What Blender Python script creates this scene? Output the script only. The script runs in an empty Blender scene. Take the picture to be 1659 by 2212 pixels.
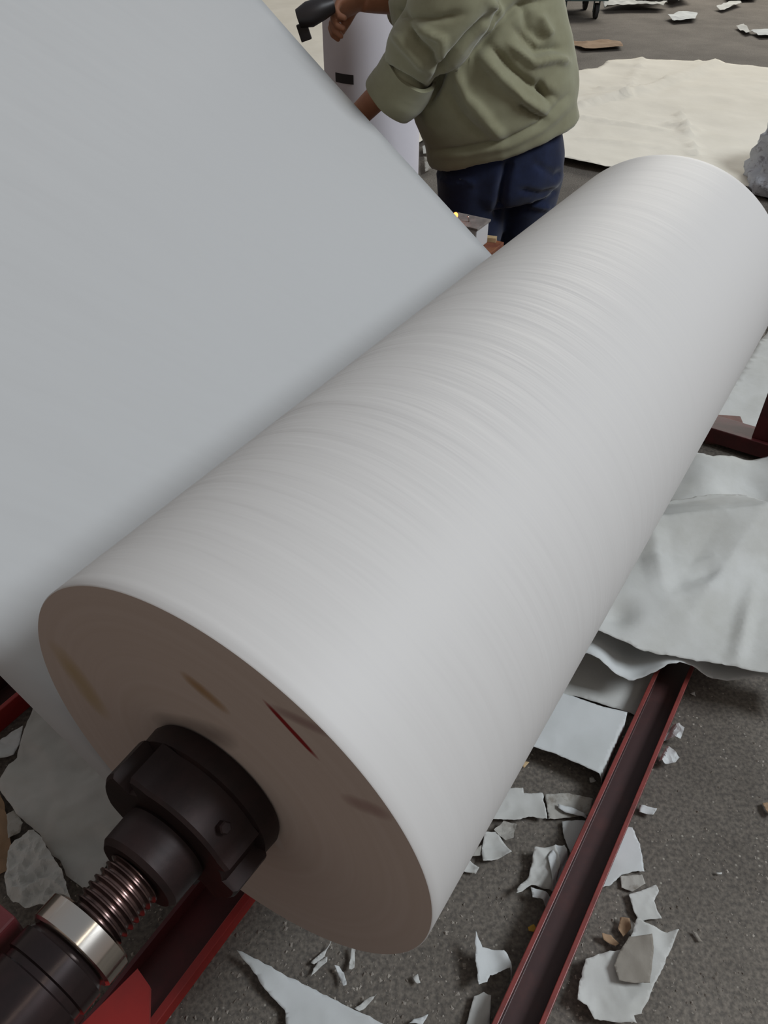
import bpy, bmesh, math, random
from mathutils import Vector, Matrix, noise
from mathutils.geometry import delaunay_2d_cdt
from math import sin, cos, pi, radians, sqrt, exp

S = bpy.context.scene
COL = S.collection

# ------------------------------------------------------------------ camera
F, TH, CH = 1719.8, 0.70737, 1.6
cam_data = bpy.data.cameras.new('camera')
cam_data.sensor_fit = 'VERTICAL'
cam_data.sensor_height = 36.0
cam_data.lens = F / 2212.0 * 36.0
cam_data.clip_start = 0.02
cam_data.clip_end = 200
cam = bpy.data.objects.new('camera', cam_data)
cam.location = (0, 0, CH)
cam.rotation_euler = (pi/2 - TH, 0, 0)
COL.objects.link(cam)
S.camera = cam

# ------------------------------------------------------------------ exposure, world, lights
S.view_settings.view_transform = 'Standard'
S.view_settings.look = 'None'
S.view_settings.gamma = 1.0
S.view_settings.exposure = 0.0
S.view_settings.use_curve_mapping = False

world = bpy.data.worlds.new('workshop_air')
S.world = world
world.use_nodes = True
wn = world.node_tree
bg = wn.nodes['Background']
wtc = wn.nodes.new('ShaderNodeTexCoord')
wmap = wn.nodes.new('ShaderNodeVectorMath'); wmap.operation = 'DOT_PRODUCT'
wmap.inputs[1].default_value = (0.30, 0.45, 0.84)      # the hall is lighter towards its roof lights and far doors
wr = wn.nodes.new('ShaderNodeValToRGB')
wr.color_ramp.elements[0].position = 0.0
wr.color_ramp.elements[0].color = (0.235, 0.187, 0.158, 1)
wr.color_ramp.elements[1].position = 1.0
wr.color_ramp.elements[1].color = (0.25, 0.265, 0.285, 1)
mr = wn.nodes.new('ShaderNodeMapRange')
mr.inputs['From Min'].default_value = -0.35
mr.inputs['From Max'].default_value = 1.0
wn.links.new(wtc.outputs['Generated'], wmap.inputs[0])
wn.links.new(wmap.outputs['Value'], mr.inputs['Value'])
wn.links.new(mr.outputs['Result'], wr.inputs['Fac'])
wn.links.new(wr.outputs['Color'], bg.inputs['Color'])
bg.inputs['Strength'].default_value = 1.0


def area(name, loc, target, size, power, color):
    d = bpy.data.lights.new(name, 'AREA')
    d.shape = 'RECTANGLE'; d.size, d.size_y = size
    d.energy = power; d.color = color
    o = bpy.data.objects.new(name, d)
    o.location = loc
    o.rotation_euler = (Vector(target) - Vector(loc)).to_track_quat('-Z', 'Y').to_euler()
    COL.objects.link(o)
    return o


area('high_window_daylight', (5.4, 0.2, 6.0), (0.4, 1.5, 0.5), (2.4, 2.0), 430, (0.88, 0.94, 1.0))
area('far_door_daylight', (5.5, 13.5, 4.2), (2.6, 6.5, 0.0), (5.0, 3.0), 410, (1.0, 0.96, 0.87))

area('added_glint_light', (0.9, -0.3, 3.6), (0.3, 0.8, 0.5), (1.6, 0.06), 3, (1.0, 0.86, 0.68))  # added unseen strip light, gives the thread and bearing ring their glints

# ------------------------------------------------------------------ layout rulers (metres on the floor from sight lines)
CT, ST = cos(TH), sin(TH)


def ray(U, V):
    x = (U - 829.5) / F; y = (1106 - V) / F
    return Vector((x, CT + y * ST, -ST + y * CT))


def atz(U, V, z=0.0):
    d = ray(U, V)
    return Vector((0, 0, CH)) + d * ((z - CH) / d.z)


def aty(U, V, y):
    d = ray(U, V)
    return Vector((0, 0, CH)) + d * (y / d.y)


def pj(P):
    P = Vector(P) - Vector((0, 0, CH))
    z = P.y * CT - P.z * ST; y = P.y * ST + P.z * CT
    return (829.5 + F * P.x / z, 1106 - F * y / z)


R = 0.35
YA = 0.561942
AX = Vector((sin(YA), cos(YA), 0))
LL = Vector((-cos(YA), sin(YA), 0))
UP = Vector((0, 0, 1))
C0 = Vector((-0.2359, 0.6072, 0.5774))
LEN = 1.975


def W(a, l, z):
    return Vector((C0.x, C0.y, 0)) + AX * a + LL * l + UP * z


def LOC(p):
    q = Vector(p) - Vector((C0.x, C0.y, 0))
    return q.dot(AX), q.dot(LL), q.z


# ------------------------------------------------------------------ materials
def new_mat(name):
    m = bpy.data.materials.new(name)
    m.use_nodes = True
    return m, m.node_tree, m.node_tree.nodes['Principled BSDF']


def rgb(c):
    return (c[0], c[1], c[2], 1.0)


def pmat(name, base, rough=0.8, metal=0.0, var=None, vscale=8.0, vlo=0.4, vhi=0.7, bscale=None, bstr=0.3, bdist=0.002,
         spec=0.5, stretch=(1, 1, 1), detail=6.0, sheen=0.0):
    m, nt, b = new_mat(name)
    b.inputs['Base Color'].default_value = rgb(base)
    b.inputs['Roughness'].default_value = rough
    b.inputs['Metallic'].default_value = metal
    b.inputs['Specular IOR Level'].default_value = spec
    if sheen:
        b.inputs['Sheen Weight'].default_value = sheen
    tc = nt.nodes.new('ShaderNodeTexCoord')
    mp = nt.nodes.new('ShaderNodeMapping')
    mp.inputs['Scale'].default_value = stretch
    nt.links.new(tc.outputs['Object'], mp.inputs['Vector'])
    if var is not None:
        n = nt.nodes.new('ShaderNodeTexNoise')
        n.inputs['Scale'].default_value = vscale
        n.inputs['Detail'].default_value = detail
        n.inputs['Roughness'].default_value = 0.65
        r = nt.nodes.new('ShaderNodeValToRGB')
        r.color_ramp.elements[0].position = vlo; r.color_ramp.elements[0].color = rgb(base)
        r.color_ramp.elements[1].position = vhi; r.color_ramp.elements[1].color = rgb(var)
        nt.links.new(mp.outputs['Vector'], n.inputs['Vector'])
        nt.links.new(n.outputs['Fac'], r.inputs['Fac'])
        nt.links.new(r.outputs['Color'], b.inputs['Base Color'])
    if bscale:
        n2 = nt.nodes.new('ShaderNodeTexNoise')
        n2.inputs['Scale'].default_value = bscale
        n2.inputs['Detail'].default_value = 5
        bp = nt.nodes.new('ShaderNodeBump')
        bp.inputs['Strength'].default_value = bstr
        bp.inputs['Distance'].default_value = bdist
        nt.links.new(mp.outputs['Vector'], n2.inputs['Vector'])
        nt.links.new(n2.outputs['Fac'], bp.inputs['Height'])
        nt.links.new(bp.outputs['Normal'], b.inputs['Normal'])
    return m


M = {}
M['paper'] = pmat('white_scrap_paper', (0.50, 0.505, 0.485), 0.9, var=(0.42, 0.42, 0.39), vscale=5, bscale=30, bstr=0.25, bdist=0.004, spec=0.2)
M['paper_cool'] = pmat('cool_white_paper', (0.55, 0.57, 0.57), 0.85, var=(0.48, 0.50, 0.49), vscale=4, bscale=18, bstr=0.2, bdist=0.004, spec=0.2)
M['paper_cream'] = pmat('cream_paper', (0.80, 0.76, 0.66), 0.85, var=(0.74, 0.70, 0.60), vscale=2, bscale=5, bstr=0.3, bdist=0.02, spec=0.2)
M['paper_dirty'] = pmat('trodden_grey_paper', (0.36, 0.35, 0.32), 0.95, var=(0.20, 0.18, 0.15), vscale=28, vlo=0.5, vhi=0.66, bscale=45, bstr=0.4, bdist=0.004, spec=0.1)
M['paper_stained'] = pmat('dusty_grey_paper', (0.24, 0.22, 0.19), 0.95, var=(0.22, 0.20, 0.17), vscale=20, bscale=40, bstr=0.4, bdist=0.004, spec=0.1)
M['card'] = pmat('brown_card', (0.30, 0.20, 0.12), 0.9, var=(0.22, 0.14, 0.08), vscale=6, bscale=30, bstr=0.2)
M['red'] = pmat('dull_red_paint', (0.20, 0.032, 0.026), 0.42, var=(0.09, 0.022, 0.018), vscale=14, vlo=0.45, vhi=0.7, bscale=60, bstr=0.2, bdist=0.001)
M['red_dark_shaded'] = pmat('dark_and_shaded_red_paint', (0.085, 0.012, 0.014), 0.5, var=(0.045, 0.010, 0.010), vscale=10, bscale=60, bstr=0.2, bdist=0.001)  # dark red of the frames; the near stand's shade is in this colour too
M['red_bright_lit'] = pmat('bright_and_lit_red_paint', (0.31, 0.022, 0.018), 0.42, var=(0.25, 0.02, 0.018), vscale=12, bscale=60, bstr=0.15, bdist=0.001)  # brighter red; lit look of the near gusset and lip put into the colour
M['red_inner'] = pmat('darker_red_steel_inner', (0.040, 0.014, 0.013), 0.5, var=(0.075, 0.022, 0.018), vscale=9, vlo=0.5, vhi=0.75, bscale=60, bstr=0.2, bdist=0.001)  # darker red for the inside faces of the channels
M['iron'] = pmat('dark_oiled_iron', (0.020, 0.013, 0.013), 0.5, 0.3, var=(0.034, 0.019, 0.018), spec=0.3, vscale=18, bscale=70, bstr=0.3, bdist=0.001)
M['thread'] = pmat('greasy_brown_steel', (0.15, 0.095, 0.085), 0.25, 0.8, var=(0.04, 0.026, 0.025), vscale=30)
M['chrome'] = pmat('polished_bearing_steel', (0.62, 0.58, 0.53), 0.16, 1.0)
M['black_gloss'] = pmat('black_glossy_steel', (0.028, 0.020, 0.020), 0.22, 0.6, var=(0.05, 0.03, 0.03), vscale=10)
M['wood'] = pmat('worn_orange_wood', (0.42, 0.20, 0.09), 0.7, var=(0.25, 0.10, 0.05), vscale=20)
M['plate_red'] = pmat('rusty_red_plate', (0.16, 0.05, 0.03), 0.6, var=(0.28, 0.12, 0.05), vscale=25)
M['pale_wood'] = pmat('pale_wood', (0.55, 0.40, 0.22), 0.7, var=(0.4, 0.28, 0.15), vscale=20)
M['dusty_top'] = pmat('dusty_grey_plastic', (0.25, 0.22, 0.20), 0.8, var=(0.15, 0.13, 0.12), vscale=30)
M['white_plastic'] = pmat('white_plastic', (0.55, 0.54, 0.54), 0.5)
M['teal'] = pmat('dark_teal_paint', (0.05, 0.09, 0.085), 0.5, var=(0.03, 0.04, 0.04), vscale=12)
M['rubber'] = pmat('black_rubber', (0.02, 0.02, 0.02), 0.8)
M['jacket'] = pmat('olive_cotton', (0.245, 0.242, 0.158), 0.9, var=(0.205, 0.196, 0.122), vscale=7, bscale=260, bstr=0.15, bdist=0.001, sheen=0.3, spec=0.15)
M['trousers'] = pmat('navy_cotton', (0.013, 0.020, 0.052), 0.95, var=(0.008, 0.011, 0.028), vscale=9, bscale=200, bstr=0.15, bdist=0.001, sheen=0.2, spec=0.1)
M['skin'] = pmat('tanned_skin', (0.40, 0.185, 0.105), 0.55, var=(0.34, 0.15, 0.085), vscale=20)
M['hair'] = pmat('black_hair', (0.012, 0.010, 0.009), 0.6, bscale=120, bstr=0.6)
M['shoe'] = pmat('black_shoe_leather', (0.02, 0.018, 0.017), 0.6)
M['tool'] = pmat('black_tool_plastic', (0.018, 0.015, 0.016), 0.45)
M['grit'] = pmat('pale_grit', (0.34, 0.31, 0.27), 0.9, var=(0.14, 0.12, 0.10), vscale=6, vlo=0.42, vhi=0.58)
M['yellow'] = pmat('yellow_scrap', (0.55, 0.33, 0.04), 0.7)
m, nt, b = new_mat('lit_red_lamp'); M['led'] = m
b.inputs['Base Color'].default_value = (1, 0.2, 0.05, 1)
b.inputs['Emission Color'].default_value = (1, 0.16, 0.03, 1)
b.inputs['Emission Strength'].default_value = 7

# concrete floor
m, nt, b = new_mat('worn_concrete'); M['floor'] = m
tc = nt.nodes.new('ShaderNodeTexCoord')
n1 = nt.nodes.new('ShaderNodeTexNoise'); n1.inputs['Scale'].default_value = 1.6; n1.inputs['Detail'].default_value = 8; n1.inputs['Roughness'].default_value = 0.7
r1 = nt.nodes.new('ShaderNodeValToRGB')
r1.color_ramp.elements[0].position = 0.34; r1.color_ramp.elements[0].color = (0.094, 0.083, 0.072, 1)
r1.color_ramp.elements[1].position = 0.68; r1.color_ramp.elements[1].color = (0.162, 0.146, 0.128, 1)
n2 = nt.nodes.new('ShaderNodeTexNoise'); n2.inputs['Scale'].default_value = 120; n2.inputs['Detail'].default_value = 5
r2 = nt.nodes.new('ShaderNodeValToRGB')
r2.color_ramp.elements[0].position = 0.36; r2.color_ramp.elements[0].color = (0.72, 0.72, 0.72, 1)
r2.color_ramp.elements[1].position = 0.66; r2.color_ramp.elements[1].color = (1.35, 1.33, 1.28, 1)
v1 = nt.nodes.new('ShaderNodeTexVoronoi'); v1.inputs['Scale'].default_value = 55; v1.inputs['Randomness'].default_value = 1
r3 = nt.nodes.new('ShaderNodeValToRGB')
r3.color_ramp.elements[0].position = 0.07; r3.color_ramp.elements[0].color = (1, 1, 1, 1)
r3.color_ramp.elements[1].position = 0.16; r3.color_ramp.elements[1].color = (0, 0, 0, 1)
n4 = nt.nodes.new('ShaderNodeTexNoise'); n4.inputs['Scale'].default_value = 7; n4.inputs['Detail'].default_value = 3
m4 = nt.nodes.new('ShaderNodeMath'); m4.operation = 'GREATER_THAN'; m4.inputs[1].default_value = 0.53
m5 = nt.nodes.new('ShaderNodeMath'); m5.operation = 'MULTIPLY'
mx = nt.nodes.new('ShaderNodeMix'); mx.data_type = 'RGBA'; mx.blend_type = 'MULTIPLY'; mx.inputs['Factor'].default_value = 1
mx2 = nt.nodes.new('ShaderNodeMix'); mx2.data_type = 'RGBA'; mx2.inputs[7].default_value = (0.30, 0.28, 0.24, 1)
for n in (n1, n2, v1, n4):
    nt.links.new(tc.outputs['Object'], n.inputs['Vector'])
nt.links.new(n1.outputs['Fac'], r1.inputs['Fac']); nt.links.new(n2.outputs['Fac'], r2.inputs['Fac'])
nt.links.new(r1.outputs['Color'], mx.inputs[6]); nt.links.new(r2.outputs['Color'], mx.inputs[7])
nt.links.new(v1.outputs['Distance'], r3.inputs['Fac']); nt.links.new(n4.outputs['Fac'], m4.inputs[0])
nt.links.new(r3.outputs['Color'], m5.inputs[0]); nt.links.new(m4.outputs[0], m5.inputs[1])
nt.links.new(mx.outputs[2], mx2.inputs[6]); nt.links.new(m5.outputs[0], mx2.inputs[0])
nt.links.new(mx2.outputs[2], b.inputs['Base Color'])
b.inputs['Roughness'].default_value = 0.85
b.inputs['Specular IOR Level'].default_value = 0.25
bp = nt.nodes.new('ShaderNodeBump'); bp.inputs['Strength'].default_value = 0.4; bp.inputs['Distance'].default_value = 0.005
nt.links.new(n2.outputs['Fac'], bp.inputs['Height']); nt.links.new(bp.outputs['Normal'], b.inputs['Normal'])

# wound paper: fine winding ridges run round the roll (object Z = roll axis, metres from the near end)
m, nt, b = new_mat('wound_white_paper'); M['wound'] = m
tc = nt.nodes.new('ShaderNodeTexCoord')
sep = nt.nodes.new('ShaderNodeSeparateXYZ')
nt.links.new(tc.outputs['Object'], sep.inputs[0])
comb = nt.nodes.new('ShaderNodeCombineXYZ')
sx = nt.nodes.new('ShaderNodeMath'); sx.operation = 'MULTIPLY'; sx.inputs[1].default_value = 0.07
nt.links.new(sep.outputs['X'], sx.inputs[0])
nt.links.new(sx.outputs[0], comb.inputs['X']); nt.links.new(sep.outputs['Z'], comb.inputs['Z'])
nA = nt.nodes.new('ShaderNodeTexNoise'); nA.inputs['Scale'].default_value = 17; nA.inputs['Detail'].default_value = 3.5
nB = nt.nodes.new('ShaderNodeTexNoise'); nB.inputs['Scale'].default_value = 60; nB.inputs['Detail'].default_value = 2
nt.links.new(comb.outputs[0], nA.inputs['Vector']); nt.links.new(comb.outputs[0], nB.inputs['Vector'])
ad = nt.nodes.new('ShaderNodeMath'); ad.operation = 'MULTIPLY_ADD'; ad.inputs[1].default_value = 0.16
nt.links.new(nB.outputs['Fac'], ad.inputs[0]); nt.links.new(nA.outputs['Fac'], ad.inputs[2])
bp = nt.nodes.new('ShaderNodeBump'); bp.inputs['Strength'].default_value = 0.6; bp.inputs['Distance'].default_value = 0.0105
ab = nt.nodes.new('ShaderNodeMath'); ab.operation = 'ABSOLUTE'; nt.links.new(sep.outputs['Z'], ab.inputs[0])
cr = nt.nodes.new('ShaderNodeValToRGB')       # the winding is uneven in the near two thirds of the roll
for pos_, val_ in ((0.0, 0.35), (0.12, 0.6), (0.25, 1.0), (0.5, 0.85), (0.68, 0.35), (1.0, 0.25)):
    e_ = cr.color_ramp.elements.new(pos_) if pos_ not in (0.0, 1.0) else cr.color_ramp.elements[0 if pos_ == 0 else -1]
    e_.color = (val_, val_, val_, 1)
hf = nt.nodes.new('ShaderNodeMath'); hf.operation = 'DIVIDE'; hf.inputs[1].default_value = 1.975
nt.links.new(ab.outputs[0], hf.inputs[0]); nt.links.new(hf.outputs[0], cr.inputs['Fac'])
hm = nt.nodes.new('ShaderNodeMath'); hm.operation = 'MULTIPLY'
nt.links.new(ad.outputs[0], hm.inputs[0]); nt.links.new(cr.outputs['Color'], hm.inputs[1])
nt.links.new(hm.outputs[0], bp.inputs['Height']); nt.links.new(bp.outputs['Normal'], b.inputs['Normal'])
b.inputs['Base Color'].default_value = (0.555, 0.540, 0.522, 1)
b.inputs['Roughness'].default_value = 0.55
b.inputs['Specular IOR Level'].default_value = 0.35

# end grain of the roll: edge-on layers with dye marks (object XY on the face)
m, nt, b = new_mat('roll_end_layers'); M['end'] = m
tc = nt.nodes.new('ShaderNodeTexCoord')
sep = nt.nodes.new('ShaderNodeSeparateXYZ'); nt.links.new(tc.outputs['Object'], sep.inputs[0])


def mth(op, a, c=None, d=None, nt=nt):
    n = nt.nodes.new('ShaderNodeMath'); n.operation = op
    for i, v in enumerate((a, c, d)):
        if v is None: continue
        if isinstance(v, (int, float)): n.inputs[i].default_value = v
        else: nt.links.new(v, n.inputs[i])
    return n.outputs[0]


X, Y = sep.outputs['X'], sep.outputs['Y']
rad = mth('SQRT', mth('ADD', mth('MULTIPLY', X, X), mth('MULTIPLY', Y, Y)))
cb = nt.nodes.new('ShaderNodeCombineXYZ'); nt.links.new(mth('MULTIPLY', rad, 60.0), cb.inputs['X'])
nR = nt.nodes.new('ShaderNodeTexNoise'); nR.inputs['Scale'].default_value = 1.0; nR.inputs['Detail'].default_value = 4
nt.links.new(cb.outputs[0], nR.inputs['Vector'])
rr = nt.nodes.new('ShaderNodeValToRGB')
rr.color_ramp.elements[0].position = 0.3; rr.color_ramp.elements[0].color = (0.50, 0.43, 0.38, 1)
rr.color_ramp.elements[1].position = 0.7; rr.color_ramp.elements[1].color = (0.54, 0.475, 0.43, 1)
nt.links.new(nR.outputs['Fac'], rr.inputs['Fac'])
cur = rr.outputs['Color']
nW = nt.nodes.new('ShaderNodeTexNoise'); nW.inputs['Scale'].default_value = 25; nW.inputs['Detail'].default_value = 3
nt.links.new(tc.outputs['Object'], nW.inputs['Vector'])
wob = mth('MULTIPLY', mth('SUBTRACT', nW.outputs['Fac'], 0.5), 0.5)
END_NODES = (nt, b, X, Y, wob, mth)
END_CUR = [cur]


def face_xy(U, V):
    """point of the roll's near face seen along a sight line, as (along LL, up)"""
    d = ray(U, V); o = Vector((0, 0, CH))
    t = (C0 - o).dot(AX) / d.dot(AX)
    q = o + d * t - C0
    return q.dot(LL), q.z


def smudge(p, q, width, color, strength):
    (x0, y0), (x1, y1) = face_xy(*p), face_xy(*q)
    cx, cy = (x0 + x1) / 2, (y0 + y1) / 2
    L = sqrt((x1 - x0)**2 + (y1 - y0)**2) / 2
    ux, uy = (x1 - x0) / 2 / L, (y1 - y0) / 2 / L
    dx, dy = mth('SUBTRACT', X, cx), mth('SUBTRACT', Y, cy)
    s_ = mth('DIVIDE', mth('ADD', mth('MULTIPLY', dx, ux), mth('MULTIPLY', dy, uy)), L)
    t_ = mth('DIVIDE', mth('SUBTRACT', mth('MULTIPLY', dy, ux), mth('MULTIPLY', dx, uy)), width)
    d2 = mth('ADD', mth('ADD', mth('POWER', mth('ABSOLUTE', s_), 3.0), mth('POWER', mth('ABSOLUTE', t_), 2.0)), wob)
    f = mth('MULTIPLY', mth('MAXIMUM', mth('SUBTRACT', 1.0, d2), 0.0), strength)
    f = mth('MINIMUM', f, 1.0)
    mm = nt.nodes.new('ShaderNodeMix'); mm.data_type = 'RGBA'
    nt.links.new(f, mm.inputs[0]); nt.links.new(END_CUR[0], mm.inputs[6]); mm.inputs[7].default_value = rgb(color)
    END_CUR[0] = mm.outputs[2]


smudge((565, 1508), (692, 1645), 0.006, (0.22, 0.012, 0.012), 1.4)
smudge((575, 1522), (735, 1598), 0.011, (0.20, 0.10, 0.10), 0.55)
smudge((735, 1722), (850, 1765), 0.016, (0.24, 0.13, 0.12), 0.6)
smudge((385, 1448), (500, 1545), 0.014, (0.30, 0.17, 0.055), 0.75)
smudge((110, 1380), (235, 1560), 0.035, (0.40, 0.30, 0.15), 0.7)
smudge((330, 1560), (520, 1600), 0.030, (0.07, 0.05, 0.045), 0.55)
smudge((570, 1760), (610, 1840), 0.012, (0.60, 0.58, 0.56), 0.55)
nt.links.new(END_CUR[0], b.inputs['Base Color'])
b.inputs['Roughness'].default_value = 0.75
b.inputs['Specular IOR Level'].default_value = 0.25

# moving sheet
m, nt, b = new_mat('smooth_white_sheet'); M['web'] = m
tc = nt.nodes.new('ShaderNodeTexCoord')
mp = nt.nodes.new('ShaderNodeMapping'); mp.inputs['Scale'].default_value = (0.5, 3.0, 1)
n = nt.nodes.new('ShaderNodeTexNoise'); n.inputs['Scale'].default_value = 2.2; n.inputs['Detail'].default_value = 3
bp = nt.nodes.new('ShaderNodeBump'); bp.inputs['Strength'].default_value = 0.35; bp.inputs['Distance'].default_value = 0.03
nt.links.new(tc.outputs['Object'], mp.inputs[0]); nt.links.new(mp.outputs[0], n.inputs['Vector'])
nt.links.new(n.outputs['Fac'], bp.inputs['Height']); nt.links.new(bp.outputs['Normal'], b.inputs['Normal'])
b.inputs['Base Color'].default_value = (0.485, 0.487, 0.482, 1)
b.inputs['Roughness'].default_value = 0.8
b.inputs['Specular IOR Level'].default_value = 0.2
# ------------------------------------------------------------------ mesh helpers


def link(name, me, mat, parent=None):
    o = bpy.data.objects.new(name, me)
    COL.objects.link(o)
    if mat is not None:
        me.materials.append(M[mat] if isinstance(mat, str) else mat)
    if parent is not None:
        o.parent = parent
    return o


def obj(name, bm, mat, parent=None, smooth=False, angle=None):
    bmesh.ops.recalc_face_normals(bm, faces=bm.faces)
    me = bpy.data.meshes.new(name)
    bm.to_mesh(me); bm.free()
    if smooth:
        for p in me.polygons: p.use_smooth = True
        if angle:
            me.set_sharp_from_angle(angle=radians(angle))
    return link(name, me, mat, parent)


def empty(name, loc=(0, 0, 0), mat=None):
    o = bpy.data.objects.new(name, None)
    COL.objects.link(o)
    o.empty_display_size = 0.1
    if mat is not None: o.matrix_world = mat
    else: o.location = loc
    return o


def tag(o, label, cat=None, group=None, kind=None):
    if label: o['label'] = label
    if cat: o['category'] = cat
    if group: o['group'] = group
    if kind: o['kind'] = kind
    return o


def box(bm, lo, hi, mtx=None, bevel=0.0):
    r = bmesh.ops.create_cube(bm, size=1.0)
    vs = r['verts']
    for v in vs:
        v.co = Vector(((lo[i] + hi[i]) / 2 + v.co[i] * (hi[i] - lo[i]) for i in range(3)))
    if bevel > 0:
        es = list({e for v in vs for e in v.link_edges})
        g = bmesh.ops.bevel(bm, geom=es, offset=bevel, segments=2, profile=0.6, affect='EDGES')
        vs = list({v for f in g['faces'] for v in f.verts} | {v for v in vs if v.is_valid})
    if mtx is not None:
        for v in vs: v.co = mtx @ v.co
    return vs


def lathe(bm, prof, seg=64, closed=True, mtx=None):
    """prof: list of (z, r) along local z"""
    rings = []
    for z, r in prof:
        rings.append([bm.verts.new((r * cos(2*pi*i/seg), r * sin(2*pi*i/seg), z)) for i in range(seg)])
    for a, c in zip(rings, rings[1:]):
        for i in range(seg):
            bm.faces.new((a[i], a[(i+1) % seg], c[(i+1) % seg], c[i]))
    if closed:
        bm.faces.new(rings[0][::-1]); bm.faces.new(rings[-1])
    if mtx is not None:
        for ring in rings:
            for v in ring: v.co = mtx @ v.co
    return rings


def tube(bm, pts, rad, seg=24, ref=Vector((0, 1, 0)), cap=True):
    """pts: centres; rad: (ra, rb) per point; ra across ref x dir, rb towards ref"""
    rings = []
    n = len(pts)
    for i, p in enumerate(pts):
        t = (pts[min(i+1, n-1)] - pts[max(i-1, 0)]).normalized()
        s = t.cross(ref).normalized(); q = s.cross(t).normalized()
        ra, rb = rad[i] if isinstance(rad[i], tuple) else (rad[i], rad[i])
        rings.append([bm.verts.new(p + s * ra * cos(2*pi*k/seg) + q * rb * sin(2*pi*k/seg)) for k in range(seg)])
    for a, c in zip(rings, rings[1:]):
        for i in range(seg):
            bm.faces.new((a[i], a[(i+1) % seg], c[(i+1) % seg], c[i]))
    if cap:
        bm.faces.new(rings[0][::-1]); bm.faces.new(rings[-1])
    return rings


def smooth_path(pts, rad, n=8):
    """Catmull-Rom resample"""
    P, Q = [], []
    rad = [r if isinstance(r, tuple) else (r, r) for r in rad]
    m_ = len(pts)
    for i in range(m_ - 1):
        p0, p1, p2, p3 = pts[max(i-1, 0)], pts[i], pts[i+1], pts[min(i+2, m_-1)]
        for k in range(n):
            t = k / n
            P.append(0.5 * ((2*p1) + (p2-p0)*t + (2*p0-5*p1+4*p2-p3)*t*t + (3*p1-p0-3*p2+p3)*t**3))
            Q.append(tuple(rad[i][j]*(1-t) + rad[i+1][j]*t for j in (0, 1)))
    P.append(pts[-1]); Q.append(rad[-1])
    return P, Q


def ell(bm, c, r, rot=None, seg=20):
    g = bmesh.ops.create_uvsphere(bm, u_segments=seg, v_segments=seg//2 + 2, radius=1.0)
    for v in g['verts']:
        p = Vector((v.co.x*r[0], v.co.y*r[1], v.co.z*r[2]))
        if rot is not None: p = rot @ p
        v.co = p + Vector(c)


def remesh(bm, voxel, smooth_it=4, name='tmp'):
    """fuse overlapping closed shells into one continuous surface"""
    bmesh.ops.recalc_face_normals(bm, faces=bm.faces)
    me = bpy.data.meshes.new(name); bm.to_mesh(me); bm.free()
    o = bpy.data.objects.new(name, me); COL.objects.link(o)
    r = o.modifiers.new('r', 'REMESH'); r.mode = 'VOXEL'; r.voxel_size = voxel; r.use_smooth_shade = True
    if smooth_it:
        s = o.modifiers.new('s', 'SMOOTH'); s.iterations = smooth_it; s.factor = 0.5
    dg = bpy.context.evaluated_depsgraph_get()
    dg.update()
    me2 = bpy.data.meshes.new_from_object(o.evaluated_get(dg))
    bpy.data.objects.remove(o); bpy.data.meshes.remove(me)
    for p in me2.polygons: p.use_smooth = True
    me2.materials.clear()
    return me2


AXM = Matrix.Translation(C0) @ Matrix((
    (LL.x, UP.x, AX.x, 0), (LL.y, UP.y, AX.y, 0), (LL.z, UP.z, AX.z, 0), (0, 0, 0, 1)))  # x=LL y=UP z=AX (left-handed guard below)
# basis (LL, UP, AX): LL x UP
if LL.cross(UP).dot(AX) < 0:
    AXM = Matrix.Translation(C0) @ Matrix((
        (LL.x, UP.x, -AX.x, 0), (LL.y, UP.y, -AX.y, 0), (LL.z, UP.z, -AX.z, 0), (0, 0, 0, 1)))
    ZS = -1.0
else:
    ZS = 1.0

# ------------------------------------------------------------------ floor
bm = bmesh.new()
box(bm, (-14, -6, -0.1), (18, 26, 0.0))
tag(obj('floor', bm, 'floor'), 'worn grey concrete workshop floor strewn with paper scraps', kind='structure')

# ------------------------------------------------------------------ the large roll
roll = empty('paper_roll', mat=AXM)
tag(roll, 'large horizontal white paper roll on the steel shaft, filling the foreground', 'paper roll')
bm = bmesh.new()
prof = [(0.0, R - 0.0015), (0.0015, R)]
for k in range(1, 120):
    prof.append((LEN * k / 120, R))
prof += [(LEN - 0.0015, R), (LEN, R - 0.0015)]
lathe(bm, [(z * ZS, r) for z, r in prof], seg=192, closed=False)
obj('wound_paper', bm, 'wound', roll, smooth=True)
nseg = 192
for zz in (0.0, LEN):
    bm = bmesh.new()
    a_ = [bm.verts.new((cos(2*pi*i/nseg)*(R-0.0015), sin(2*pi*i/nseg)*(R-0.0015), zz*ZS)) for i in range(nseg)]
    c_ = [bm.verts.new((cos(2*pi*i/nseg)*0.045, sin(2*pi*i/nseg)*0.045, zz*ZS)) for i in range(nseg)]
    for i in range(nseg):
        bm.faces.new((a_[i], a_[(i+1) % nseg], c_[(i+1) % nseg], c_[i]))
    obj('roll_end_face', bm, 'end', roll)
bm = bmesh.new()
lathe(bm, [(-0.004*ZS, 0.040), (-0.004*ZS, 0.050), ((LEN+0.004)*ZS, 0.050), ((LEN+0.004)*ZS, 0.040)], seg=48, closed=False)
obj('cardboard_core', bm, 'card', roll, smooth=True, angle=40)

# ------------------------------------------------------------------ moving sheet drawn under the roll
PHI = radians(36.5)
web = empty('paper_web', loc=W(0, 0, 0))
tag(web, 'wide taut white paper sheet rising leftwards from under the large roll', 'paper sheet')
bm = bmesh.new()
prof = []
GAP = 0.0022
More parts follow.
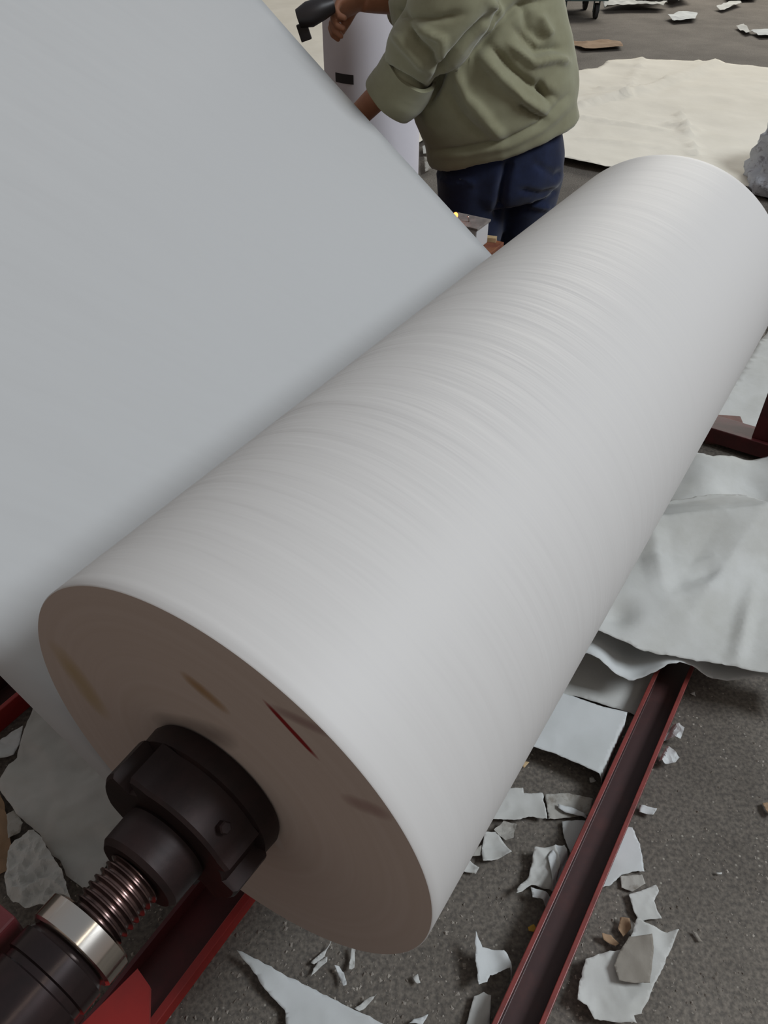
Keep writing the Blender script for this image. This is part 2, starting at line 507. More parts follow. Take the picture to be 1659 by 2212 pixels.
# round the underside from the right to the tangent point, then straight up to the left
for k in range(0, 40):
    ang = -pi * 0.5 - 0.35 + k / 39 * (0.35 + (PHI))      # angle measured with +l to the right
    prof.append(((R + GAP) * cos(ang), C0.z + (R + GAP) * sin(ang)))
t0 = prof[-1]
for k in range(1, 61):
    s_ = k / 60 * 2.35
    sag = -0.012 * sin(pi * k / 60)
    prof.append((t0[0] + s_ * cos(PHI) + sag * -sin(PHI), t0[1] + s_ * sin(PHI) + sag * cos(PHI)))
WA0, WA1, NA = -0.014, 1.972, 40
grid = []
for j in range(NA + 1):
    a_ = WA0 + (WA1 - WA0) * j / NA
    row = []
    for i, (l_, z_) in enumerate(prof):
        w_ = 0.0
        if i > 45:
            w_ = 0.004 * noise.noise(Vector((a_ * 2.3, i * 0.06, 3.1))) * min(1, (i - 45) / 15)
        aw = a_ + (0.016 * (1 - j / NA)) * max(0.0, min(1.0, (42 - i) / 16))
        row.append(bm.verts.new(W(aw, l_ - w_ * sin(PHI), z_ + w_ * cos(PHI)) - web.location))
    grid.append(row)
for j in range(NA):
    for i in range(len(prof) - 1):
        bm.faces.new((grid[j][i], grid[j][i+1], grid[j+1][i+1], grid[j+1][i]))
wo = obj('sheet', bm, 'web', web, smooth=True)
sm = wo.modifiers.new('thick', 'SOLIDIFY'); sm.thickness = 0.0006; sm.offset = 0
# guide roller that carries the sheet, beyond the left edge of the frame
le, ze = prof[-1]
bm = bmesh.new()
lathe(bm, [(-0.12, 0.02), (-0.12, 0.0), (-0.12, 0.02), (-0.05, 0.02), (-0.05, 0.05), (2.03, 0.05), (2.03, 0.02), (2.1, 0.02)], seg=40,
      mtx=Matrix((
          (LL.x, UP.x, AX.x, 0), (LL.y, UP.y, AX.y, 0), (LL.z, UP.z, AX.z, 0), (0, 0, 0, 1))))
gr = obj('guide_roller', bm, 'thread', smooth=True, angle=40)
gr.location = W(0, le + 0.05 * sin(PHI), ze - 0.052 * cos(PHI))
tag(gr, 'steel guide roller carrying the upper left end of the white sheet', 'roller')

# ------------------------------------------------------------------ shaft, chuck, bearing (near end)
shaft = empty('roll_shaft', mat=AXM)
tag(shaft, 'dark steel roll shaft with clamping chuck and thread at the roll near end', 'shaft')


def zl(prof):
    return [(z * ZS, r) for z, r in prof]


bm = bmesh.new()
lathe(bm, zl([(LEN + 0.32, 0.030), (0.01, 0.030), (-0.158, 0.030)]), seg=40)
obj('core_bar', bm, 'iron', shaft, smooth=True, angle=40)
# chuck: disc against the paper, heavy body with lugs, hub
bm = bmesh.new()
lathe(bm, zl([(-0.002, 0.106), (-0.002, 0.112), (-0.008, 0.115), (-0.034, 0.113), (-0.038, 0.104)]), seg=64)
obj('chuck_disc', bm, 'iron', shaft, smooth=True, angle=35)
bm = bmesh.new()
dv = Vector((0.855, 0.52)).normalized(); pv = Vector((-dv.y, dv.x))
outl = []
for k in range(96):
    g = 2*pi*k/96
    ca, sa = cos(g), sin(g)
    r_ = 0.106 + 0.012 * max(0.0, min(1.0, (abs(ca) - 0.62) / 0.16))
    if abs(sa - 0.45) < 0.14 and ca > 0: r_ = 0.088
    if sa < -0.1 and ca < -0.75 and ca > -0.9: r_ = 0.086
    if sa > 0.0 and -0.74 > ca > -0.93: r_ -= 0.020
    outl.append(dv * ca * r_ + pv * sa * r_)
rings = []
for z_, sc in ((-0.034, 0.97), (-0.037, 1.0), (-0.094, 0.985), (-0.099, 0.95)):
    rings.append([bm.verts.new((q.x*sc, q.y*sc, z_*ZS)) for q in outl])
for a_, c_ in zip(rings, rings[1:]):
    for i in range(96): bm.faces.new((a_[i], a_[(i+1) % 96], c_[(i+1) % 96], c_[i]))
bm.faces.new(rings[0][::-1]); bm.faces.new(rings[-1])
obj('chuck_body', bm, 'iron', shaft, smooth=True, angle=30)
bm = bmesh.new()
lathe(bm, zl([(-0.097, 0.060), (-0.103, 0.064), (-0.150, 0.062), (-0.157, 0.056), (-0.157, 0.044)]), seg=48)
obj('chuck_hub', bm, 'iron', shaft, smooth=True, angle=35)
# set screw on the chuck body
for g in (-0.4, 1.9):
    q = (dv * cos(g) + pv * sin(g))
    base = Vector((q.x, q.y, 0)) * 0.103 + Vector((0, 0, -0.070*ZS))
    rot = Vector((q.x, q.y, 0)).to_track_quat('Z', 'X').to_matrix().to_4x4()
    bm = bmesh.new()
    lathe(bm, [(0, 0.009), (0.012, 0.009), (0.014, 0.007)], seg=6, mtx=Matrix.Translation(base) @ rot)
    obj('set_screw', bm, 'iron', shaft, smooth=True, angle=30)
# real screw thread: helicoid
bm = bmesh.new()
seg, turns, pitch, zs0 = 48, 9, 0.0098, -0.152
prev = None
prof_t = [(0.0, 0.0345), (0.22, 0.0350), (0.45, 0.0405), (0.62, 0.0405), (0.85, 0.0350)]
cols = []
tot = seg * turns
for k in range(tot + 1):
    g = 2*pi*k/seg
    zc = zs0 - pitch * k / seg
    cols.append([bm.verts.new((r*cos(g), r*sin(g), (zc - f*pitch) * ZS)) for f, r in prof_t])
for k in range(tot):
    for i in range(4):
        bm.faces.new((cols[k][i], cols[k+1][i], cols[k+1][i+1], cols[k][i+1]))
    if k + seg <= tot:
        if k + 1 + seg <= tot:
            bm.faces.new((cols[k][4], cols[k+1][4], cols[k+1+seg][0], cols[k+seg][0]))
obj('screw_thread', bm, 'thread', shaft, smooth=True, angle=50)
bm = bmesh.new()
lathe(bm, zl([(-0.15, 0.0343), (-0.245, 0.0343)]), seg=40)
obj('thread_core', bm, 'thread', shaft, smooth=True, angle=40)
bm = bmesh.new()
lathe(bm, zl([(-0.262, 0.050), (-0.275, 0.058), (-0.275, 0.060), (-0.30, 0.060), (-0.302, 0.056), (-0.31, 0.056), (-0.312, 0.060), (-0.56, 0.060), (-0.565, 0.05)]), seg=64)
obj('shaft_journal', bm, 'black_gloss', shaft, smooth=True, angle=35)

bearing = empty('bearing_ring', mat=AXM)
tag(bearing, 'shiny silver bearing ring around the shaft near the bottom left', 'bearing')
bm = bmesh.new()
lathe(bm, zl([(-0.230, 0.050), (-0.230, 0.058), (-0.233, 0.0615), (-0.262, 0.0615), (-0.265, 0.058), (-0.265, 0.050)]), seg=72, closed=False)
obj('outer_ring', bm, 'chrome', bearing, smooth=True, angle=25)
bm = bmesh.new()
lathe(bm, zl([(-0.232, 0.036), (-0.232, 0.0505), (-0.263, 0.0505), (-0.263, 0.036)]), seg=60, closed=False)
obj('inner_ring', bm, 'iron', bearing, smooth=True, angle=30)

# ------------------------------------------------------------------ channels and stands
BAS = Matrix(((AX.x, LL.x, UP.x, C0.x), (AX.y, LL.y, UP.y, C0.y), (0, 0, 1, 0), (0, 0, 0, 1)))  # x=along y=left z=up


def channel(a0, a1, l, w, h, t=0.006, z0=0.0, name='floor_rail', mat='red'):
    """U channel open to the top: one folded steel section"""
    bm = bmesh.new()
    sec = [(-w/2, 0), (w/2, 0), (w/2, h), (w/2 - t, h), (w/2 - t, t), (-w/2 + t, t), (-w/2 + t, h), (-w/2, h)]
    ends = []
    nn = 24
    for k in range(nn + 1):
        a_ = a0 + (a1 - a0) * k / nn
        ends.append([bm.verts.new(BAS @ Vector((a_, l + y, z0 + z))) for y, z in sec])
    for p, q in zip(ends, ends[1:]):
        for i in range(8): bm.faces.new((p[i], p[(i+1) % 8], q[(i+1) % 8], q[i]))
    for e in (ends[0], ends[-1]):
        bm.faces.new((e[0], e[1], e[4], e[5])); bm.faces.new((e[1], e[2], e[3], e[4])); bm.faces.new((e[0], e[5], e[6], e[7]))
    bmesh.ops.remove_doubles(bm, verts=bm.verts, dist=1e-6)
    o = obj(name, bm, mat)
    o.data.materials.append(M['red_inner'])
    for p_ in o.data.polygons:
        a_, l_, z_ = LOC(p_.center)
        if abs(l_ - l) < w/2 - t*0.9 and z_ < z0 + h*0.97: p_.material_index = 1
    bv = o.modifiers.new('b', 'BEVEL'); bv.width = 0.0015; bv.segments = 2; bv.limit_method = 'ANGLE'
    return o


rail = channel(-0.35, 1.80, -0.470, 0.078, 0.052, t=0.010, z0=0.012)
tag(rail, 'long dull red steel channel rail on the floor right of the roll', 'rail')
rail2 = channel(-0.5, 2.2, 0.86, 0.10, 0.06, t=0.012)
rail2.data.materials[0] = M['red_bright_lit']
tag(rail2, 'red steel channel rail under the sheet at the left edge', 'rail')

# near stand: pedestal beneath the bearing
st = empty('bearing_stand', loc=W(-0.4, 0, 0))
tag(st, 'red steel stand below the shaft at the bottom left corner', 'stand')
INV = Matrix.Translation(-st.location)
bm = bmesh.new()
box(bm, (-0.42, 0.075, 0.0), (0.10, 0.165, 0.012), INV @ BAS)
box(bm, (-0.42, 0.157, 0.012), (0.10, 0.165, 0.05), INV @ BAS)
o = obj('base_channel', bm, 'red_dark_shaded', st)
bm = bmesh.new()
box(bm, (-0.42, 0.060, 0.0), (0.10, 0.076, 0.034), INV @ BAS, 0.002)
tag(obj('channel_lip', bm, 'red_bright_lit', st), 'bright red upright lip of the channel')
bm = bmesh.new()
v = [Vector(p) for p in ((-0.188, 0.052), (-0.196, 0.018), (-0.29, -0.07), (-0.52, -0.07), (-0.52, 0.085), (-0.285, 0.066))]
lo_ = [bm.verts.new(INV @ BAS @ Vector((p.x, p.y, 0.255))) for p in v]
hi_ = [bm.verts.new(INV @ BAS @ Vector((p.x, p.y, 0.267))) for p in v]
bm.faces.new(lo_); bm.faces.new(hi_)
for i in range(6): bm.faces.new((lo_[i], lo_[(i+1) % 6], hi_[(i+1) % 6], hi_[i]))
tag(obj('top_gusset', bm, 'red_bright_lit', st), 'bright red triangular gusset plate')
bm = bmesh.new()
box(bm, (-0.52, -0.06, 0.0), (-0.36, 0.14, 0.255), INV @ BAS, 0.003)
box(bm, (-0.50, 0.075, 0.25), (-0.275, 0.20, 0.60), INV @ BAS, 0.004)
box(bm, (-0.47, -0.16, 0.25), (-0.37, -0.068, 0.56), INV @ BAS, 0.004)
obj('pedestal', bm, 'red_dark_shaded', st)
bm = bmesh.new()
box(bm, (-0.46, -0.069, 0.47), (-0.36, 0.069, 0.516), INV @ BAS, 0.003)
obj('bearing_seat', bm, 'iron', st)

# far stand, seen to the right of the roll
fs = empty('roll_stand', loc=W(2.14, 0, 0))
tag(fs, 'dark red steel frame stand holding the far end of the large roll', 'stand')
INV = Matrix.Translation(-fs.location)
bm = bmesh.new()
box(bm, (2.075, -0.62, 0.02), (2.165, 0.55, 0.075), INV @ BAS, 0.003)
obj('foot_beam', bm, 'red_dark_shaded', fs)
for lc, nm in ((-0.455, 'post'), (0.40, 'post')):
    bm = bmesh.new()
    box(bm, (2.09, lc - 0.055, 0.075), (2.15, lc + 0.055, 0.60), INV @ BAS, 0.003)
    obj(nm, bm, 'red_dark_shaded', fs)
bm = bmesh.new()
box(bm, (2.09, -0.51, 0.46), (2.15, 0.455, 0.54), INV @ BAS, 0.003)
obj('cross_beam', bm, 'red_dark_shaded', fs)
bm = bmesh.new()
box(bm, (2.08, -0.06, 0.52), (2.16, 0.06, 0.548), INV @ BAS, 0.003)
obj('bearing_seat', bm, 'iron', fs)
p = atz(1562, 955, 0.0)
bm = bmesh.new()
box(bm, (-0.062, -0.05, 0), (0.062, 0.05, 0.06), Matrix.Translation(p + Vector((0, 0.03, 0))) @ Matrix.Rotation(-0.12, 4, 'Z'), 0.004)
o = obj('timber_block', bm, pmat('brown_block_paint', (0.16, 0.075, 0.06), 0.7, var=(0.10, 0.05, 0.04), vscale=30))
tag(o, 'small brown block on the floor behind the red stand foot', 'block')

# control box on its red machine frame, beyond the sheet's far edge
cb = aty(1012, 482, 2.76)
ctl = empty('control_box', loc=cb)
tag(ctl, 'dusty white control box with a glowing red lamp beyond the sheet edge', 'control box')
rz = Matrix.Rotation(-0.55, 4, 'Z')
bm = bmesh.new()
box(bm, (-0.075, -0.045, -0.075), (0.055, 0.05, 0.0), rz, 0.004)
obj('housing', bm, 'white_plastic', ctl)
bm = bmesh.new()
box(bm, (-0.08, -0.05, 0.0), (0.06, 0.055, 0.008), rz, 0.002)
obj('lid', bm, 'dusty_top', ctl)
bm = bmesh.new()
box(bm, (0.008, -0.0468, -0.07), (0.018, -0.045, -0.005), rz)
tag(obj('stripe', bm, 'red_bright_lit', ctl), 'red stripe')
lp = aty(984, 465, 2.735) - cb
bm = bmesh.new(); ell(bm, lp, (0.0085, 0.0085, 0.010))
tag(obj('lamp', bm, 'led', ctl, smooth=True), 'glowing orange red lamp')
sw = aty(1014, 470, 2.75) - cb
bm = bmesh.new()
tube(bm, [Vector((sw.x, sw.y, 0.006)), Vector((sw.x-0.002, sw.y, 0.022)), Vector((sw.x-0.005, sw.y, 0.028))], [0.0022, 0.0022, 0.0025], seg=10)
obj('toggle_switch', bm, 'chrome', ctl, smooth=True)
mf = empty('machine_frame', loc=(cb.x, cb.y + 0.02, 0))
tag(mf, 'worn red machine frame under the control box, mostly hidden by the sheet', 'machine frame')
bm = bmesh.new()
box(bm, (-0.13, -0.07, cb.z - 0.115), (0.11, 0.08, cb.z - 0.079), rz, 0.003)
obj('table_plate', bm, 'plate_red', mf)
for dx, dy in ((-0.10, 0.03), (0.06, 0.03)):
    bm = bmesh.new()
    box(bm, (dx-0.02, dy-0.02, 0), (dx+0.02, dy+0.02, cb.z - 0.115), rz, 0.002)
    obj('leg', bm, 'red_dark_shaded', mf)
bm = bmesh.new()
box(bm, (-0.028, -0.012, 0), (0.028, 0.012, 0.016), Matrix.Translation(aty(1056, 511, 2.80) + Vector((0, 0, 0))) @ Matrix.Rotation(-0.25, 4, 'Z'), 0.001)
o = obj('wooden_block', bm, 'pale_wood')
o.location.z += (cb.z - 0.079) - (aty(1056, 511, 2.80).z)
tag(o, 'small pale wooden block beside the white control box', 'block')

# ------------------------------------------------------------------ standing roll behind
ub = empty('standing_paper_roll', loc=(0, 0, 0))
yc = 3.78
le_ = aty(692, 90, yc); re_ = aty(908, 300, yc)
ub.location = ((le_.x + re_.x) / 2 + 0.003, yc, 0)
ur = 0.205
tag(ub, 'white paper roll standing upright behind the hands of the worker', 'paper roll')
bm = bmesh.new()
lathe(bm, [(0.0, ur-0.003), (0.004, ur), (0.5, ur), (1.0, ur), (1.446, ur), (1.45, ur-0.003)], seg=96, closed=False)
tag(obj('wound_paper', bm, pmat('lilac_white_wound_paper', (0.70, 0.67, 0.71), 0.7, var=(0.66, 0.63, 0.67), vscale=3, spec=0.2), ub, smooth=True), None)
for zz in (0.0, 1.45):
    bm = bmesh.new()
    a_ = [bm.verts.new((cos(2*pi*i/96)*(ur-0.003), sin(2*pi*i/96)*(ur-0.003), zz)) for i in range(96)]
    c_ = [bm.verts.new((cos(2*pi*i/96)*0.04, sin(2*pi*i/96)*0.04, zz)) for i in range(96)]
    for i in range(96): bm.faces.new((a_[i], a_[(i+1) % 96], c_[(i+1) % 96], c_[i]))
    obj('roll_end_face', bm, 'paper', ub)
# dark tape mark on the standing roll
bm = bmesh.new()
vs0, vs1 = [], []
for k in range(9):
    g = radians(-137 + k * 3.2)
    for rr_, lst in ((ur + 0.0015, vs0),):
        lst.append((bm.verts.new((rr_*cos(g), rr_*sin(g), 0.655)), bm.verts.new((rr_*cos(g), rr_*sin(g), 0.690))))
for a_, c_ in zip(vs0, vs0[1:]):
    bm.faces.new((a_[0], c_[0], c_[1], a_[1]))
MARK = obj('tape_mark', bm, 'tool', ub)
tag(MARK, 'dark tape mark')
q = aty(752, 170, yc - 0.17)
MARK.location.z = q.z - 0.6725


# ------------------------------------------------------------------ sheets of paper
def in_poly(x, y, P):
    c = False
    j = len(P) - 1
    for i in range(len(P)):
        if ((P[i][1] > y) != (P[j][1] > y)) and (x < (P[j][0]-P[i][0])*(y-P[i][1])/(P[j][1]-P[i][1]) + P[i][0]):
            c = not c
        j = i
    return c


def sheet(name, pix, z=0.004, amp=0.004, freq=14.0, jag=0.003, res=None, mat='paper', seed=0, hfun=None, curl=0.0, crisp=0.6, thick=0.0007):
    rnd = random.Random(seed)
    P = [atz(u_, v_, z) for u_, v_ in pix]
    cx = sum(p.x for p in P)/len(P); cy = sum(p.y for p in P)/len(P)
    ex = max(p.x for p in P) - min(p.x for p in P); ey = max(p.y for p in P) - min(p.y for p in P)
    res = res or max(0.004, max(ex, ey) / 42)
    B = []
    for i in range(len(P)):
        a_, b_ = P[i], P[(i+1) % len(P)]
        n_ = max(1, int((b_-a_).length / res))
        for k in range(n_):
            q = a_.lerp(b_, k/n_)
            if k:
                e = (b_-a_).normalized()
                j_ = jag * noise.noise(Vector((q.x*60+seed, q.y*60, 0.3))) + jag*0.5*noise.noise(Vector((q.x*190+seed, q.y*190, 0.3)))
                q = q + Vector((-e.y, e.x, 0)) * j_
            B.append(Vector((q.x, q.y)))
    V = list(B)
    poly = [(q.x, q.y) for q in B]
    nx, ny = int(ex/res)+2, int(ey/res)+2
    x0 = min(p[0] for p in poly); y0 = min(p[1] for p in poly)
    x1 = max(p[0] for p in poly); y1 = max(p[1] for p in poly)
    for i in range(int((x1-x0)/res)+1):
        for j in range(int((y1-y0)/res)+1):
            x = x0 + (i+0.5+rnd.uniform(-.25, .25))*res; y = y0 + (j+0.5+rnd.uniform(-.25, .25))*res
            if in_poly(x, y, poly):
                if min((x-q[0])**2+(y-q[1])**2 for q in poly) > (res*0.45)**2:
                    V.append(Vector((x, y)))
    edges = [(i, (i+1) % len(B)) for i in range(len(B))]
    ov, oe, of, *_ = delaunay_2d_cdt(V, edges, [list(range(len(B)))], 1, 1e-6)
    bm = bmesh.new()
    vs = []
    for p in ov:
        n1_ = noise.noise(Vector((p.x*freq+seed*1.7, p.y*freq, seed*0.37)))
        n2_ = noise.noise(Vector((p.x*freq*2.3+seed, p.y*freq*2.3, seed*0.77+5)))
        rdg = (1-abs(n1_)*2.2)*crisp + n1_*(1-crisp) + 0.4*(1-abs(n2_)*2.0)*crisp
        h = amp*(rdg + 0.9)
        if curl:
            dx, dy = (p.x-cx)/max(ex, 1e-3), (p.y-cy)/max(ey, 1e-3)
            h += curl*(dx*dx+dy*dy)*4*(0.5+0.5*noise.noise(Vector((dx*2+seed, dy*2, 1))))
        if hfun: h += hfun(p.x, p.y)
        if z < 0.06 and p.y < 2.2:
            l_ = LOC((p.x, p.y, 0))[1]
            k_ = max(0.0, min(1.0, (0.050 - abs(l_ + 0.470)) / 0.008))
            h = h*(1-k_) + min(h, 0.009 - z)*k_
        vs.append(bm.verts.new((p.x-cx, p.y-cy, max(h, 0.002 - z))))
    for f in of:
        try: bm.faces.new([vs[i] for i in f])
        except ValueError: pass
    o = obj(name, bm, mat, smooth=True)
    o.location = (cx, cy, z)
    s_ = o.modifiers.new('t', 'SOLIDIFY'); s_.thickness = thick; s_.offset = 1
    return o


def z5(p): return [(960 + x*0.4213, 1650 + y*0.4213) for x, y in p]
def z4(p): return [(1050 + x*0.3671, 1200 + y*0.3671) for x, y in p]
def z6(p): return [(350 + x*0.4219, 1850 + y*0.4219) for x, y in p]
def z7(p): return [(x*0.3165, 1300 + y*0.3165) for x, y in p]


# --- the heap of crumpled sheets right of the roll
def hgt_main(x, y):
    a_, l_, _ = LOC((x, y, 0))
    u_, v_ = pj((x, y, 0.15))
    h = 0.0
    # a long fold rising to the crest at v ~ 1160, dropping beyond it
    tent = lambda d, w: max(0.0, 1 - abs(d)/w)
    h += 0.055 * tent(v_ - 1158 + (u_-1500)*0.05, 62)
    h += 0.030 * tent((u_-1590)*0.80 + (v_-1200)*0.6, 60) * tent(v_ - 1240, 160)
    h += 0.020 * tent((u_-1410)*0.95 - (v_-1230)*0.3, 35) * tent(v_ - 1230, 110)
    h -= 0.018 * tent((u_-1500)*0.3 + (v_-1262), 28) * tent(u_ - 1520, 120)
    h += 0.018 * tent((u_-1610)*0.97 + (v_-1340)*0.2, 26) * tent(v_ - 1350, 110)
    h -= 0.03 * exp(-((u_-1330)/40)**2 - ((v_-1340)/30)**2)
    h += 0.020 * sin((u_*0.7 + v_)*0.012)
    return h


o = sheet('crumpled_paper_sheet', [(1150, 1330), (1400, 1085), (1440, 1088), (1520, 1085), (1602, 1092), (1622, 1120), (1650, 1146), (1730, 1150), (1760, 1300), (1740, 1478), (1659, 1462),
          (1600, 1445), (1560, 1432), (1480, 1419), (1430, 1415), (1380, 1409), (1340, 1396), (1310, 1386), (1275, 1378), (1220, 1370)],
          z=0.15, amp=0.010, freq=4, jag=0.004, res=0.009, mat='paper', seed=3, hfun=hgt_main, crisp=0.75)
tag(o, 'largest crumpled white sheet with a torn lower edge, draped over the floor rail', 'paper sheet', 'large loose paper sheets')


def hgt_back(x, y):
    u_, v_ = pj((x, y, 0.10))
    return 0.03*exp(-((v_-1010)/25)**2) + 0.02*sin(u_*0.03)


o = sheet('crumpled_paper_sheet', [(1420, 1060), (1485, 1010), (1530, 1018), (1580, 1006), (1610, 1006), (1659, 998), (1740, 996), (1760, 1190), (1650, 1175), (1600, 1160), (1500, 1150), (1400, 1160)],
          z=0.095, amp=0.008, freq=6, jag=0.003, res=0.012, mat='paper', seed=5, hfun=hgt_back)
tag(o, 'crumpled white sheet behind the largest one, against the dark red frame', 'paper sheet', 'large loose paper sheets')
o = sheet('crumpled_paper_sheet', [(1462, 1010), (1497, 984), (1530, 996), (1566, 1013), (1545, 1024), (1470, 1024)],
          z=0.07, amp=0.012, freq=9, jag=0.002, mat='paper_cool', seed=6)
tag(o, 'small bright white paper corner below the red stand foot', 'paper sheet', 'large loose paper sheets')


def hgt_under(x, y):
    u_, v_ = pj((x, y, 0.085))
    return 0.022*sin((u_-1235)*0.034 + 0.5) + 0.01


o = sheet('torn_paper_sheet', [(1190, 1360), (1300, 1350), (1480, 1390), (1740, 1450), (1750, 1512), (1659, 1489), (1590, 1476), (1560, 1466), (1500, 1452), (1460, 1452), (1420, 1460), (1370, 1466), (1330, 1458), (1290, 1442), (1245, 1427), (1200, 1420)],
          z=0.095, amp=0.004, freq=7, jag=0.004, res=0.009, mat='paper_cool', seed=8, hfun=hgt_under)
tag(o, 'wavy white paper sheet just under the largest crumpled one, edge showing', 'paper sheet', 'large loose paper sheets')
o = sheet('torn_paper_sheet', [(1130, 1500), (1180, 1400), (1320, 1420), (1470, 1440), (1420, 1540), (1350, 1760), (1310, 1760), (1370, 1545), (1240, 1505)],
          z=0.008, amp=0.003, freq=9, jag=0.002, mat='paper', seed=9)
tag(o, 'shaded flat paper sheet beneath the others, left of the red rail', 'paper sheet', 'large loose paper sheets')
o = sheet('torn_paper_sheet', [(1105, 1600), (1180, 1490), (1215, 1502), (1290, 1527), (1354, 1542), (1346, 1580), (1326, 1622), (1306, 1682), (1262, 1660), (1200, 1632), (1146, 1617)],
          z=0.045, amp=0.004, freq=6, jag=0.0015, mat='paper_cool', seed=10, curl=0.01)
tag(o, 'square white sheet lying flat between the roll and the red rail', 'paper sheet', 'large loose paper sheets')
# sheet inside the far stand
o = sheet('floor_paper_sheet', [(1480, 960), (1560, 860), (1640, 740), (1720, 640), (1800, 760), (1740, 980), (1640, 985), (1600, 972), (1500, 955)],
          z=0.003, amp=0.012, freq=7, jag=0.004, mat='paper', seed=12)
tag(o, 'creased pale sheet on the floor behind the dark red stand', 'paper sheet', 'large loose paper sheets')

# --- big bright sheets far behind


def hgt_far(x, y):
    u_, v_ = pj((x, y, 0))
    h = 0.02 + 0.03*exp(-((v_ - (233 - (u_-1255)*0.17 - max(0, u_-1400)*0.25))/7)**2)
    h += 0.02*exp(-((u_-1475)/22)**2-((v_-300)/14)**2)
    cre = lambda x0, y0, x1, y1, w, d: 0.5 * d * max(0.0, 1 - abs((u_-x0)*(y1-y0) - (v_-y0)*(x1-x0))/sqrt((x1-x0)**2+(y1-y0)**2)/w) * (1 if min(x0, x1)-8 < u_ < max(x0, x1)+8 else 0)
    h += cre(1255, 243, 1350, 222, 5, 0.07) + cre(1350, 222, 1440, 185, 5, 0.05) + cre(1440, 185, 1505, 148, 4, 0.03)
    h += cre(1380, 150, 1360, 190, 8, 0.04) + cre(1290, 205, 1350, 205, 6, 0.05) + cre(1250, 270, 1440, 300, 5, 0.035)
    h += cre(1240, 315, 1420, 335, 5, 0.03) + cre(1470, 280, 1490, 330, 8, 0.06) + cre(1440, 285, 1490, 295, 6, 0.05)
    return h


o = sheet('spread_paper_sheet', [(1130, 345), (1180, 190), (1238, 167), (1290, 156), (1312, 143), (1370, 139), (1450, 141), (1540, 147), (1659, 158), (1800, 175), (1850, 420), (1659, 420), (1500, 400), (1290, 372), (1222, 358)],
          z=0.005, amp=0.018, freq=2.4, jag=0.01, res=0.042, mat='paper_cream', seed=20, hfun=hgt_far)
tag(o, 'huge bright cream sheet spread over the floor behind the worker', 'paper sheet', 'large loose paper sheets')
o = sheet('spread_paper_sheet', [(420, -60), (860, -60), (930, 150), (936, 300), (905, 318), (760, 340), (560, 340)],
          z=0.005, amp=0.02, freq=1.6, jag=0.01, res=0.08, mat='paper_cream', seed=21)
tag(o, 'cream sheet on the floor behind the upright roll, by the sheet edge', 'paper sheet', 'large loose paper sheets')

